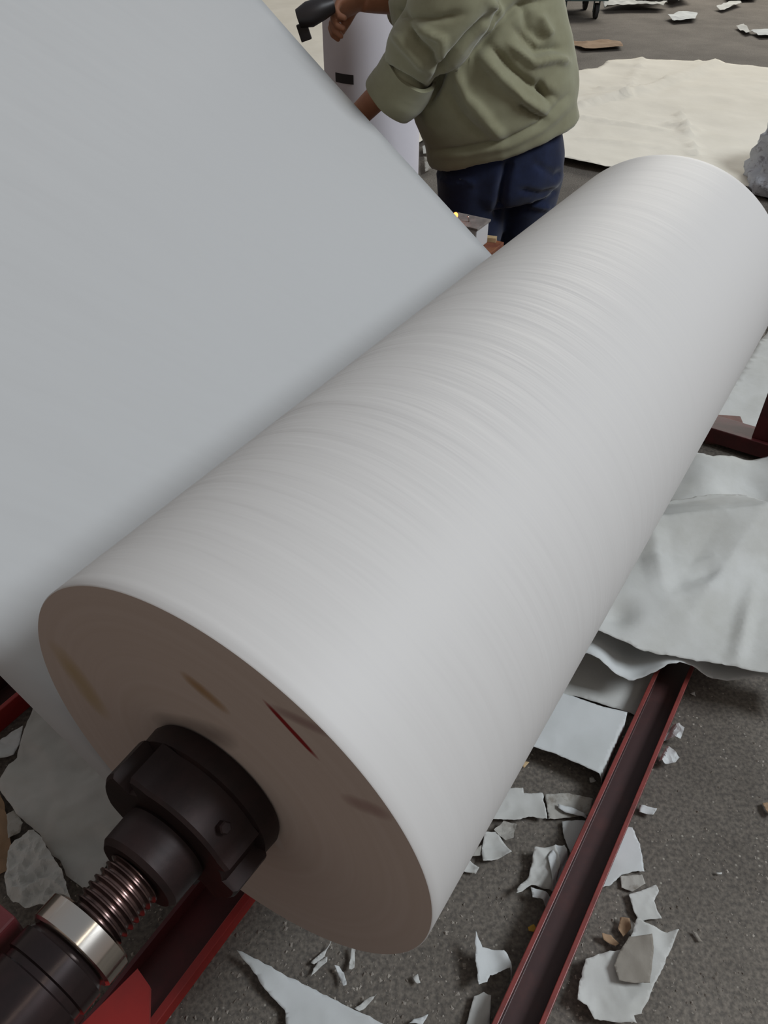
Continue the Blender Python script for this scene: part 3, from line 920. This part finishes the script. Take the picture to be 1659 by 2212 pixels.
# --- loose scraps: (points, material, z, amp, curl, label)
SC = [
 (z5([(255, 240), (300, 145), (400, 140), (405, 165), (500, 165), (512, 230), (522, 300), (450, 285), (370, 300), (240, 300)]), 'paper', .004, .006, .006, 'light torn scrap touching the roll edge, above the small flakes'),
 (z5([(515, 165), (640, 160), (760, 190), (740, 270), (600, 290), (530, 295)]), 'paper_dirty', .003, .004, .004, 'trodden grey scrap joined to the light one, left of the red rail'),
 (z5([(580, 212), (650, 230), (730, 270), (722, 280), (620, 258), (580, 232)]), 'paper_cool', .012, .004, .0, 'narrow white curl on top of the trodden grey scrap'),
 (z5([(600, 305), (780, 290), (960, 335), (1000, 420), (1022, 560), (960, 560), (905, 575), (850, 628), (800, 640), (680, 520), (640, 460), (612, 390)]), 'paper_cool', .003, .003, .004, 'large flat white scrap passing under the red rail'),
 (z5([(1000, 212), (1085, 240), (1065, 272), (995, 250)]), 'paper_cool', .01, .002, .01, 'small clean white rectangle right against the red rail'),
 (z5([(205, 370), (265, 362), (340, 470), (270, 500), (195, 515), (190, 460)]), 'paper', .005, .005, .012, 'five sided white scrap beside the lower roll edge'),
 (z5([(300, 310), (365, 330), (350, 400), (310, 410), (250, 355)]), 'paper_dirty', .004, .008, .006, 'small dirty crumpled flake above the five sided scrap'),
 (z5([(150, 450), (188, 430), (188, 480), (140, 490)]), 'paper_dirty', .004, .006, .004, 'tiny greyish flake left of the five sided scrap'),
 (z5([(110, 490), (175, 545), (160, 572), (95, 560)]), 'paper', .005, .006, .008, 'small pointed white flake at the lower roll edge'),
 (z5([(455, 455), (560, 450), (590, 540), (560, 660), (440, 640), (360, 700), (370, 660), (430, 590), (445, 500)]), 'paper', .008, .010, .02, 'curled pale scrap with a pointed tail, left of the rail'),
 (z5([(565, 430), (610, 435), (668, 540), (612, 685), (560, 650), (525, 500)]), 'paper_cool', .016, .008, .015, 'upturned white scrap leaning towards the red rail'),
 (z5([(440, 640), (530, 665), (602, 690), (575, 755), (500, 700), (450, 690)]), 'paper_cool', .022, .004, .004, 'bright jagged strip over the curled scrap, touching the rail'),
 (z5([(900, 580), (1010, 575), (1028, 620), (960, 660), (905, 640)]), 'paper_dirty', .004, .003, .004, 'grey torn corner below the large flat scrap, right of rail'),
 (z5([(940, 680), (1080, 630), (1095, 660), (1072, 710), (1085, 750), (1112, 800), (1000, 812), (965, 760), (950, 700)]), 'paper', .006, .004, .004, 'ribbed pale scrap right of the red rail'),
 (z5([(975, 820), (1030, 850), (1130, 890), (1185, 880), (1100, 1080), (1000, 1300), (960, 1310), (975, 1350), (760, 1330), (720, 1260), (670, 1235), (690, 1120), (715, 1020), (800, 990), (930, 960)]), 'paper', .010, .010, .016, 'large creased white scrap at the bottom, right of the rail'),
 (z5([(945, 890), (1060, 880), (1070, 960), (1050, 1130), (960, 1130), (890, 1120), (865, 1040), (900, 960)]), 'paper_stained', .034, .003, .004, 'dusty grey scrap on top of the large creased one'),
 (z5([(155, 890), (190, 965), (300, 980), (335, 1040), (350, 1140), (330, 1070), (230, 1100), (215, 1140), (170, 1160), (150, 950)]), 'paper_cool', .015, .010, .02, 'frayed white scrap with a thin spike, left of the rail bottom'),
 (z5([(150, 1200), (200, 1180), (235, 1200), (230, 1400), (100, 1400), (130, 1270)]), 'paper', .006, .005, .006, 'white strip cut by the bottom edge, left of the rail'),
 (z4([(1040, 1090), (1090, 1015), (1120, 1025), (1152, 1050), (1130, 1112), (1100, 1100)]), 'paper_cool', .008, .014, .01, 'crumpled white bit right of the rail, the upper of two'),
 (z4([(1010, 1230), (1050, 1150), (1090, 1180), (1124, 1222), (1100, 1250), (1040, 1255)]), 'paper_cool', .008, .014, .01, 'crumpled white bit right of the rail, the lower of two'),
 (z4([(205, 1240), (230, 1218), (252, 1225), (225, 1255)]), 'pale_wood', .003, .004, .0, 'tiny tan chip beside the roll edge'),
 (z4([(605, 1320), (630, 1315), (645, 1335), (610, 1350)]), 'paper', .004, .004, .004, 'tiny grey white chip below the square sheet'),
 (z6([(388, 498), (440, 515), (700, 645), (900, 745), (1100, 850), (1190, 910), (1100, 1000), (660, 1000), (635, 860), (628, 790), (530, 690), (490, 620)]), 'paper_cool', .012, .004, .012, 'long pointed white sheet at the bottom, below the roll face'),
 (z6([(850, 465), (868, 440), (830, 520), (780, 562), (762, 555)]), 'paper', .005, .004, .006, 'thin white sliver touching the bottom of the roll face'),
 (z6([(762, 628), (775, 580), (800, 548), (848, 525), (846, 552), (795, 590)]), 'paper', .005, .005, .006, 'forked pale sliver just below the thin one'),
 (z6([(883, 570), (908, 572), (932, 605), (946, 670), (930, 678), (905, 622)]), 'paper_cool', .005, .005, .006, 'curved white sliver alone between the roll and long sheet'),
 (z6([(970, 470), (992, 470), (986, 580), (958, 590)]), 'paper', .005, .004, .006, 'straight upright sliver right of the forked one'),
 (z6([(985, 792), (1040, 745), (1100, 722), (1035, 790), (1010, 805)]), 'paper', .005, .006, .006, 'pale sliver beside the long pointed sheet'),
 (z6([(1260, 868), (1290, 840), (1362, 818), (1335, 868)]), 'paper_cool', .005, .006, .006, 'white shred cut by the bottom edge, right of the long sheet'),
 (z6([(1284, 628), (1310, 610), (1322, 655), (1305, 660)]), 'paper', .004, .004, .004, 'small triangular chip below the right of the roll face'),
 (z7([(260, 740), (330, 700), (420, 800), (740, 1100), (900, 1490), (725, 1690), (775, 1790), (700, 1900), (590, 1990), (540, 1950), (470, 1900), (430, 1800), (370, 1760), (280, 1600), (150, 1500), (0, 1300), (60, 1180), (130, 1090), (160, 1000), (200, 850)]), 'paper', .02, .015, .0, 'big torn white sheet on the floor below the roll left side'),
 (z7([(250, 1590), (300, 1640), (360, 1740), (450, 1880), (480, 2000), (515, 2110), (420, 2090), (200, 2130), (70, 2030), (60, 1930), (90, 1700)]), 'paper', .045, .017, .0, 'heavily crumpled white sheet above the silver bearing ring'),
 (z7([(-120, 1250), (0, 1310), (30, 1370), (50, 1460), (75, 1600), (90, 1780), (80, 1830), (0, 1870), (-140, 1900)]), 'card', .02, .004, .0, 'brown card piece at the left edge by the crumpled sheet'),
 (z7([(-100, 1200), (-100, 1040), (0, 985), (80, 930), (175, 880), (150, 1000), (110, 1075), (0, 1102)]), 'paper_cool', .015, .012, .0, 'striped white strip at the left edge below the red rail'),
 (z7([(60, 1480), (110, 1450), (170, 1530), (150, 1600), (70, 1640)]), 'paper_dirty', .045, .010, .0, 'small folded grey flap between the card and torn sheet'),
 ([(1225, 45+50), (1262, 97), (1300, 92), (1340, 96), (1345, 107), (1300, 110), (1262, 112)], 'card', .004, .02, .0, 'brownish torn scrap on the far floor right of the worker'),
 ([(1440, 42), (1470, 34), (1505, 38), (1500, 48), (1455, 52)], 'paper_cool', .004, .03, .0, 'pale crumpled bit on the far floor, above the huge sheet'),
 ([(1588, 62), (1605, 58), (1625, 74), (1610, 78)], 'paper', .004, .02, .0, 'small far scrap left of the far white strip'),
 ([(1620, 72), (1680, 68), (1690, 82), (1640, 84)], 'paper_cool', .004, .02, .0, 'far white strip at the right edge of the picture'),
 ([(1545, 22), (1590, 8), (1600, 14), (1560, 28)], 'paper', .004, .03, .0, 'faint white shred near the top right corner'),
 ([(1560, -12), (1640, -16), (1630, 4), (1570, 6)], 'paper_cool', .004, .03, .0, 'white sheet scrap cut by the top edge at right'),
 ([(1300, 20), (1335, 10), (1390, 14), (1440, 18), (1430, 26), (1360, 26), (1310, 28)], 'paper', .004, .05, .0, 'long pale scrap on the far floor beside the cart wheel'),
 ([(1330, 4), (1400, -8), (1440, 0), (1420, 14), (1350, 14)], 'card', .004, .08, .0, 'reddish brown heap piece cut by the top edge'),
 ([(1425, -4), (1470, -10), (1490, 8), (1450, 16)], 'paper_dirty', .004, .06, .0, 'grey far scrap right of the brown heap piece'),
 ([(915, 345), (932, 352), (936, 372), (918, 380)], 'paper_dirty', .004, .02, .0, 'greyish scrap between the upright roll and the trousers'),
 ([(912, 322), (928, 318), (930, 338), (914, 340)], 'paper', .004, .02, .0, 'small pale scrap left of the jacket hem'),
 (z5([(895, 800), (940, 810), (950, 860), (910, 900), (885, 860)]), 'card', .004, .008, .006, 'small tan curled flake above the large creased scrap'),
 (z5([(800, 885), (850, 890), (890, 935), (870, 950), (810, 915)]), 'card', .004, .006, .006, 'thin tan sliver left of the tan curled flake'),
 (z5([(425, 845), (455, 830), (475, 852), (460, 868), (430, 865)]), 'yellow', .004, .004, .004, 'tiny yellow scrap left of the red rail'),
 (z5([(1625, 210), (1650, 205), (1700, 260), (1660, 280), (1640, 250)]), 'card', .004, .008, .0, 'small brown leaf like scrap at the right edge'),
 (z5([(1265, 860), (1290, 870), (1322, 915), (1300, 915)]), 'paper_stained', .003, .003, .0, 'faint grey sliver on the bare floor at lower right'),
 (z5([(1390, 560), (1420, 562), (1418, 572), (1392, 572)]), 'paper', .003, .003, .0, 'tiny white chip on the bare floor right'),
 ([(1490, 500 + 1000), (1500, 1496), (1502, 1506)], 'paper', .003, .002, .0, 'tiny chip in the shade below the sheets'),
]
for i, (pts, mt, z_, am, cu, lab) in enumerate(SC):
    ext = max(max(p[0] for p in pts) - min(p[0] for p in pts), max(p[1] for p in pts) - min(p[1] for p in pts))
    big = len(pts) > 9
    fr = 12 if big else 25
    if 'heavily' in lab: fr = 30
    if atz(*pts[0]).y > 3: fr = 4
    o = sheet('paper_scrap' if mt not in ('card', 'pale_wood') else ('card_scrap' if mt == 'card' else 'wood_chip'), pts, z=z_, amp=am, freq=fr, jag=0.0025 if big else 0.0015,
              mat=mt, seed=40 + i, curl=cu, crisp=0.6)
    if 'heavily' in lab or 'crumpled' in lab:
        for p_ in o.data.polygons: p_.use_smooth = False
    tag(o, lab, 'scrap', 'loose scraps lying on the concrete floor')

# crumpled wrapping beside the roll's far end at the right edge
bm = bmesh.new()
pw = aty(1665, 400, 3.05)
g = bmesh.ops.create_icosphere(bm, subdivisions=5, radius=1)
for v in g['verts']:
    d = v.co.normalized()
    r_ = 1 + 0.22*(1-abs(noise.noise(d*3.1))*2) + 0.10*(1-abs(noise.noise(d*8))*2)
    v.co = Vector((d.x*0.44*r_ + 0.1*noise.noise(d*1.7), d.y*0.40*r_, max(0.0, 0.06 + d.z*0.34*r_)))
o = obj('crumpled_wrapping', bm, pmat('speckled_white_wrapping', (0.62, 0.66, 0.72), 0.8, var=(0.28, 0.28, 0.32), vscale=22, vlo=0.55, vhi=0.68, bscale=16, bstr=0.8, bdist=0.02), smooth=True)
o.location = (2.66, 4.75, 0.01)
tag(o, 'speckled white crumpled wrapping at the right edge beyond the roll', 'wrapping')

# grit on the floor: nobody could count it
rnd = random.Random(7)
bm = bmesh.new()
for k in range(4200):
    u_, v_ = rnd.uniform(-50, 1720), 2260 - (rnd.random()**1.3) * 1250
    p = atz(u_, v_)
    if p.y > 3.5: continue
    s_ = rnd.choice((0.0010, 0.0014, 0.0014, 0.002, 0.003)) * rnd.uniform(0.8, 1.3)
    if u_ < 1000 and v_ > 1900: s_ *= 1.25
    ang = rnd.uniform(0, pi); asp = rnd.uniform(0.4, 1)
    q = []
    for (dx, dy) in ((-1, -.7), (1, -.8), (.8, .9), (-.7, .8)):
        x, y = dx*s_, dy*s_*asp
        q.append(bm.verts.new((p.x + x*cos(ang)-y*sin(ang), p.y + x*sin(ang)+y*cos(ang), 0.0003)))
    t_ = bm.verts.new((p.x + rnd.uniform(-.3, .3)*s_, p.y, s_*rnd.uniform(0.5, 1.1)))
    for i in range(4): bm.faces.new((q[i], q[(i+1) % 4], t_))
o = obj('floor_grit', bm, 'grit')
tag(o, 'fine pale paper crumbs and grit scattered over the concrete', 'grit', kind='stuff')

# ------------------------------------------------------------------ far cart
cp = atz(1248, 42)
cart = empty('platform_cart', loc=(cp.x, cp.y, 0))
tag(cart, 'dark metal platform cart standing on the far floor behind the worker', 'cart')
for wx, wy in ((-0.18, 0.0), (0.20, 0.05), (-0.18, 0.6), (0.20, 0.65)):
    bm = bmesh.new()
    rings = lathe(bm, [(-0.022, 0.05), (-0.018, 0.075), (0.018, 0.075), (0.022, 0.05)], seg=28,
                  mtx=Matrix.Translation((wx, wy, 0.075)) @ Matrix.Rotation(pi/2, 4, 'Y'))
    wh = obj('wheel', bm, 'rubber', cart, smooth=True, angle=30)
    bm = bmesh.new()
    box(bm, (wx-0.034, wy-0.02, 0.06), (wx-0.026, wy+0.02, 0.18)); box(bm, (wx+0.026, wy-0.02, 0.06), (wx+0.034, wy+0.02, 0.18))
    box(bm, (wx-0.034, wy-0.025, 0.172), (wx+0.034, wy+0.025, 0.182))
    obj('castor_fork', bm, 'teal', cart)
bm = bmesh.new(); box(bm, (-0.32, -0.06, 0.18), (0.30, 0.75, 0.23), None, 0.005)
obj('platform', bm, 'teal', cart)
for wx in (-0.30, 0.28):
    bm = bmesh.new(); tube(bm, [Vector((wx, -0.03, 0.23)), Vector((wx, -0.03, 0.9))], [0.016, 0.016], seg=14, ref=Vector((0, 1, 0)))
    obj('handle_post', bm, 'teal', cart, smooth=True, angle=40)
bm = bmesh.new(); tube(bm, [Vector((-0.30, -0.03, 0.9)), Vector((0.28, -0.03, 0.9))], [0.016, 0.016], seg=14)
obj('handle_bar', bm, 'teal', cart, smooth=True, angle=40)

# ------------------------------------------------------------------ worker
PY = 3.02
worker = empty('person', loc=(aty(1080, 330, PY).x, PY, 0))
tag(worker, 'person in an olive jacket and navy trousers bending left behind the sheet', 'person')
PO = worker.location.copy()


def Q(u_, v_, y=PY):
    return aty(u_, v_, y) - PO


def gz(u_, y, z_):
    """column below an image column at a given height"""
    v = aty(u_, 400, y)
    return Vector((v.x, y, z_)) - PO


# key points
hem = Q(1082, 290); waist = Q(1062, 200); chest = Q(1032, 40); upch = Q(1000, -110); neck = Q(955, -235)
shL = Q(985, -120, 2.86); elL = Q(930, 95, 2.865); wrL = Q(762, 262, 2.98); haL = Q(700, 296, 3.05)
shR = Q(930, -120, 3.24); elR = Q(895, 0, 3.30); wrR = Q(782, 0, 3.20)
hipc = Q(1080, 330)
kneeL = gz(1030, 3.0, 0.42); knR = gz(1135, 3.08, 0.42)
ankL = gz(1020, 2.98, 0.09); ankR = gz(1150, 3.12, 0.09)

# continuous body
bm = bmesh.new()
tube(bm, *smooth_path([hipc + Vector((0, 0, -0.08)), hipc, hem, waist, chest, upch, (upch*0.5+neck*0.5), neck],
     [(.10, .10), (.155, .13), (.165, .13), (.15, .12), (.17, .12), (.15, .10), (.07, .065), (.055, .055)], 5), ref=Vector((0, 1, 0)))
for sh, el, wr in ((shL, elL, wrL), (shR, elR, wrR)):
    tube(bm, *smooth_path([upch*0.75 + sh*0.25, sh, sh.lerp(el, .5), el, el.lerp(wr, .35), wr], [.06, .062, .050, .046, .046, .036], 5), ref=Vector((0.3, 1, 0.1)), seg=20)
for kn, an, hx in ((kneeL, ankL, -0.09), (knR, ankR, 0.09)):
    hp = hipc + Vector((hx, (kn.y-hipc.y)*0.5, -0.03))
    tube(bm, *smooth_path([hp, hp.lerp(kn, .5), kn, kn.lerp(an, .35), an], [.095, .08, .055, .055, .035], 5), ref=Vector((0, 1, 0)), seg=20)
# head
hd = neck + Vector((-0.075, -0.01, 0.125))
FD = Vector((-0.86, -0.12, -0.35)).normalized()      # looks left and down
UPH = (Vector((0, 0, 1)) - FD * FD.z).normalized()
SD = FD.cross(UPH).normalized()
HR = Matrix((FD, SD, UPH)).transposed()
ell(bm, hd, (0.098, 0.078, 0.115), HR, 28)
ell(bm, hd + HR @ Vector((0.03, 0, -0.055)), (0.07, 0.058, 0.07), HR)
ell(bm, hd + HR @ Vector((0.062, 0, -0.105)), (0.028, 0.030, 0.022), HR)
tube(bm, [neck + Vector((0.01, 0, -0.04)), neck + Vector((-0.02, 0, 0.03)), hd + HR @ Vector((-0.02, 0, -0.05))], [.06, .055, .055], seg=20)
ell(bm, hd + HR @ Vector((0.103, 0, -0.020)), (0.017, 0.013, 0.026), HR, 12)
for s_ in (-1, 1):
    ell(bm, hd + HR @ Vector((-0.005, 0.078*s_, -0.012)), (0.018, 0.008, 0.032), HR, 12)
    ell(bm, hd + HR @ Vector((0.084, 0.030*s_, 0.022)), (0.014, 0.022, 0.008), HR, 12)
ell(bm, hd + HR @ Vector((0.092, 0, -0.062)), (0.012, 0.024, 0.007), HR, 12)


def hand(bm, wr, dirf, palm_n, curls, thumb_side, scale=1.0):
    k_ = scale
    d = dirf.normalized(); n = (palm_n - d*palm_n.dot(d)).normalized(); s = d.cross(n) * thumb_side
    tube(bm, [wr - d*0.02*k_, wr + d*0.01*k_, wr + d*0.045*k_, wr + d*0.082*k_],
         [(.028*k_, .022*k_), (.030*k_, .019*k_), (.041*k_, .017*k_), (.040*k_, .014*k_)], seg=18, ref=n)
    for k in range(4):
        off = (-0.030 + 0.020*k) * k_
        L = (0.066, 0.076, 0.072, 0.056)[k] * k_
        p = wr + d*0.078*k_ - s*off
        cu = curls[k]
        dd = d.copy(); pts = [p - d*0.02*k_, p]; r_ = [.0105*k_, .0100*k_]
        for j, fr in enumerate((0.45, 0.30, 0.25)):
            dd = (Matrix.Rotation(cu * (0.75, 1.0, 0.8)[j], 3, d.cross(n)) @ dd).normalized()
            p = p + dd * L * fr
            pts.append(p); r_.append((.0092, .0086, .0075)[j]*k_)
        tube(bm, pts, r_, seg=12, ref=s)
        ell(bm, pts[-1], (.0075*k_,)*3, None, 10)
    p = wr + (d*0.025 + s*0.026)*k_
    t1 = (s*0.75 + d*0.65 + n*0.25).normalized()*k_; t2 = (s*0.15 + d*0.85 + n*0.5).normalized()*k_
    pts = [p - t1*0.01, p + t1*0.032, p + t1*0.032 + t2*0.026, p + t1*0.032 + t2*0.046]
    tube(bm, pts, [.014*k_, .0125*k_, .0105*k_, .0085*k_], seg=12, ref=n)
    ell(bm, pts[-1], (.0085*k_,)*3, None, 10)


# left hand reaches behind the sheet; right hand grips the dark tool
hand(bm, wrL, haL - wrL, Vector((-0.2, 0.3, -1)), (0.35, 0.4, 0.45, 0.5), 1)
dR = (Q(700, 36, 3.12) - wrR)
hand(bm, wrR, dR, Vector((-0.25, -0.75, -0.6)), (0.75, 0.8, 0.85, 0.9), -1, 1.3)
me = remesh(bm, 0.0045, 3)
body = link('body', me, 'skin', worker)
# nails hint / eyes, brows, hair
for s_ in (-1, 1):
    bm = bmesh.new(); ell(bm, hd + HR @ Vector((0.089, 0.030*s_, 0.006)), (0.009, 0.013, 0.007), HR, 14)
    obj('eye', bm, pmat('eye_white', (0.7, 0.68, 0.65), 0.3), worker, smooth=True)
    bm = bmesh.new(); ell(bm, hd + HR @ Vector((0.0965, 0.030*s_, 0.005)), (0.003, 0.005, 0.005), HR, 12)
    obj('pupil', bm, 'rubber', worker, smooth=True)
    bm = bmesh.new(); ell(bm, hd + HR @ Vector((0.096, 0.031*s_, 0.030)), (0.004, 0.017, 0.0035), HR, 12)
    obj('eyebrow', bm, 'hair', worker, smooth=True)
bm = bmesh.new(); ell(bm, hd + HR @ Vector((0.098, 0, -0.064)), (0.006, 0.022, 0.005), HR, 12)
obj('lips', bm, pmat('lips', (0.30, 0.11, 0.08), 0.5), worker, smooth=True)
bm = bmesh.new()
g = bmesh.ops.create_icosphere(bm, subdivisions=5, radius=1)
dele = []
for v in g['verts']:
    d = v.co.normalized()
    k = 1.07 + 0.03*noise.noise(d*9)
    if (d.x > 0.15 and d.z < 0.48) or d.z < -0.55 or (abs(d.y) > 0.8 and d.z < 0.02 and d.x > -0.35): k = 0.80
    v.co = hd + HR @ Vector((d.x*0.098*k, d.y*0.079*k, d.z*0.116*k))
obj('hair', bm, 'hair', worker, smooth=True)


GAIN = 1.7


def folds(me, F_, only=None):
    """press cloth folds into a mesh along sight-measured creases: (polyline, width px, depth m)"""
    me.calc_loop_triangles()
    vn = [v.normal.copy() for v in me.vertices]
    cam_p = Vector((0, 0, CH))
    for i, v in enumerate(me.vertices):
        p = v.co + PO
        if vn[i].dot((cam_p - p).normalized()) < 0.02: continue
        w = min(1.0, (vn[i].dot((cam_p - p).normalized()) - 0.02) * 3)
        u_, v_ = pj(p)
        d = 0.0
        for pl, wd, dp in F_:
            dp = dp * GAIN
            best = 1e9; tb = 0
            n_ = len(pl) - 1
            for k in range(n_):
                ax, ay = pl[k]; bx, by = pl[k+1]
                L2 = (bx-ax)**2 + (by-ay)**2
                t = max(0, min(1, ((u_-ax)*(bx-ax)+(v_-ay)*(by-ay))/L2))
                dd = sqrt((u_-ax-t*(bx-ax))**2 + (v_-ay-t*(by-ay))**2)
                if dd < best: best = dd; tb = (k+t)/n_
            if best < wd*3:
                fade = min(1, min(tb, 1-tb)*5 + 0.25)
                d += dp * exp(-(best/wd)**2) * fade
        v.co = v.co + vn[i] * d * w
    me.update()


# jacket: body and both sleeves fused into one garment
hemdir = Vector((0, 1, 0))
bm = bmesh.new()
tube(bm, *smooth_path([Q(1086, 306), Q(1084, 296), Q(1078, 262), Q(1068, 205), Q(1052, 130), Q(1030, 30), Q(1008, -70), Q(985, -150), Q(965, -205)],
     [(.262, .185), (.270, .195), (.268, .200), (.285, .215), (.282, .21), (.275, .20), (.26, .19), (.18, .14), (.085, .085)], 5), seg=56, ref=Vector((0.0, 1, 0)))
ls, lr = smooth_path([Q(1010, -110, 2.92), shL, Q(985, -20, 2.83), Q(948, 58, 2.835), Q(905, 105, 2.85), Q(884, 150, 2.88), Q(872, 172, 2.895)],
                     [.10, .125, .128, .122, .100, .080, .072], 6)
tube(bm, ls, lr, seg=32, ref=Vector((0.3, 1, 0.1)))
tube(bm, *smooth_path([Q(950, -120, 3.14), shR, Q(915, -50, 3.28), elR, Q(850, 5, 3.27)], [.10, .10, .095, .09, .065], 6), seg=28, ref=Vector((0.3, 1, 0.1)))
me = remesh(bm, 0.008, 2)
FO = [
 # creases (negative) and ridges (positive)
 ([(1050, 40), (1000, 95), (965, 135), (945, 180), (925, 225)], 9, -0.030),
 ([(1185, 0), (1120, 10), (1075, 50), (1040, 100), (1010, 130)], 10, -0.012),
 ([(1035, 115), (1080, 165), (1130, 215), (1180, 245)], 11, 0.016),
 ([(1060, 100), (1110, 155), (1160, 190), (1205, 215)], 9, -0.012),
 ([(980, 145), (1010, 210), (1060, 270), (1085, 300)], 12, 0.012),
 ([(960, 190), (1000, 250), (1050, 300)], 10, -0.009),
 ([(1110, 60), (1160, 110), (1215, 105)], 11, -0.012),
 ([(1100, 95), (1150, 135), (1200, 125), (1225, 135)], 9, 0.012),
 ([(1165, 175), (1178, 205), (1186, 222)], 6, -0.014),
 ([(1120, 225), (1150, 245), (1178, 258)], 5, -0.012),
 ([(935, 325), (1000, 320), (1090, 302), (1165, 265), (1225, 205)], 5, -0.007),
 ([(935, 338), (1010, 334), (1100, 315), (1175, 278), (1232, 222)], 8, 0.005),
 ([(1055, 0), (1080, 30), (1040, 75)], 10, 0.012),
 ([(860, 20), (885, 40), (950, 40), (1000, 30)], 8, -0.010),
 ([(880, 50), (905, 90), (935, 120), (945, 160)], 8, -0.013),
 ([(850, 70), (880, 105), (920, 150)], 10, 0.010),
 ([(825, 135), (865, 160), (900, 182), (925, 195)], 6, -0.012),
 ([(900, 60), (955, 85), (950, 135)], 9, 0.010),
 ([(1130, 0), (1140, 60), (1180, 90)], 12, -0.010),
 ([(1165, 30), (1190, 80)], 10, 0.010),
]
folds(me, FO)
for v in me.vertices:
    q = v.co
    v.co += v.normal * (0.004 * noise.noise(q * 16) + 0.010 * (0.5 - abs(noise.noise(Vector((q.x*5+q.z*4, q.y*5, q.z*5-q.x*4)) + Vector((3, 1, 7))))) )
link('jacket', me, 'jacket', worker)
# turned back cuff and its fold line
bm = bmesh.new()
cl = [Q(890, 148, 2.875), Q(872, 175, 2.895), Q(858, 196, 2.905), Q(842, 216, 2.915)]
P_, R_ = smooth_path(cl, [.096, .101, .101, .094], 6)
seg = 40
ringo = tube(bm, P_, R_, seg=seg, ref=Vector((0.3, 1, 0.1)), cap=False)
ringi = tube(bm, P_, [(a_-0.012, b_-0.012) for a_, b_ in R_], seg=seg, ref=Vector((0.3, 1, 0.1)), cap=False)
for e in (0, -1):
    for i in range(seg):
        bm.faces.new((ringo[e][i], ringo[e][(i+1) % seg], ringi[e][(i+1) % seg], ringi[e][i]))
for v in bm.verts:
    v.co += Vector((0, 0, 1)) * 0.010 * noise.noise(v.co*11) + Vector((1, 0, 0)) * 0.010 * noise.noise(v.co*13 + Vector((5, 0, 0)))
tag(obj('rolled_cuff', bm, 'jacket', worker, smooth=True, angle=50), 'turned back olive cuff')

# trousers
bm = bmesh.new()
tube(bm, *smooth_path([Q(1082, 268), Q(1082, 300), Q(1084, 350), Q(1084, 395), Q(1085, 420)], [(.19, .15), (.215, .17), (.225, .175), (.22, .17), (.19, .15)], 5), seg=48, ref=Vector((0, 1, 0)))
for kn, an, hx, rr_ in ((kneeL, ankL, 1022, .135), (knR, ankR, 1143, .128)):
    top = Q(hx, 370, 3.0 if hx < 1080 else 3.05)
    tube(bm, *smooth_path([top, top.lerp(kn, .5), kn, kn.lerp(an, .5), an + Vector((0, 0, -0.03))], [rr_, rr_-.008, .105, .095, .085], 6), seg=32, ref=Vector((0, 1, 0)))
me = remesh(bm, 0.009, 2)
folds(me, [([(1100, 345), (1085, 400), (1075, 470)], 9, -0.018), ([(1150, 350), (1200, 380), (1215, 370)], 8, -0.007),
           ([(1120, 410), (1170, 420), (1210, 410)], 7, -0.007), ([(1140, 440), (1190, 450)], 7, 0.007), ([(960, 380), (1030, 395)], 8, 0.007)])
for v in me.vertices:
    v.co += v.normal * 0.004 * noise.noise(v.co * 14)
link('trousers', me, 'trousers', worker)
for an in (ankL, ankR):
    bm = bmesh.new()
    box(bm, (an.x-0.20, an.y-0.048, 0.0), (an.x+0.075, an.y+0.048, 0.022), None, 0.006)
    ell(bm, (an.x-0.085, an.y, 0.045), (0.115, 0.046, 0.040)); ell(bm, (an.x+0.02, an.y, 0.06), (0.055, 0.045, 0.055))
    me = remesh(bm, 0.006, 3)
    link('shoe', me, 'shoe', worker)
# the tool held in the right hand
tl = empty('hand_tool', loc=Q(668, 36, 3.06) + PO)
tag(tl, 'small black cutting tool held in the right hand at the sheet edge', 'tool')
bm = bmesh.new()
tube(bm, [Vector((0.075, 0.03, 0.03)), Vector((0.04, 0.015, 0.02)), Vector((0.0, 0, 0.006)), Vector((-0.036, 0, -0.006))], [.026, .034, .038, .028], seg=20, ref=Vector((0, 1, 0)))
obj('handle', bm, 'tool', tl, smooth=True, angle=50)
bm = bmesh.new()
box(bm, (-0.050, -0.008, -0.062), (-0.014, 0.008, -0.010), Matrix.Rotation(-0.3, 4, 'Y'), 0.002)
obj('blade_holder', bm, 'tool', tl)
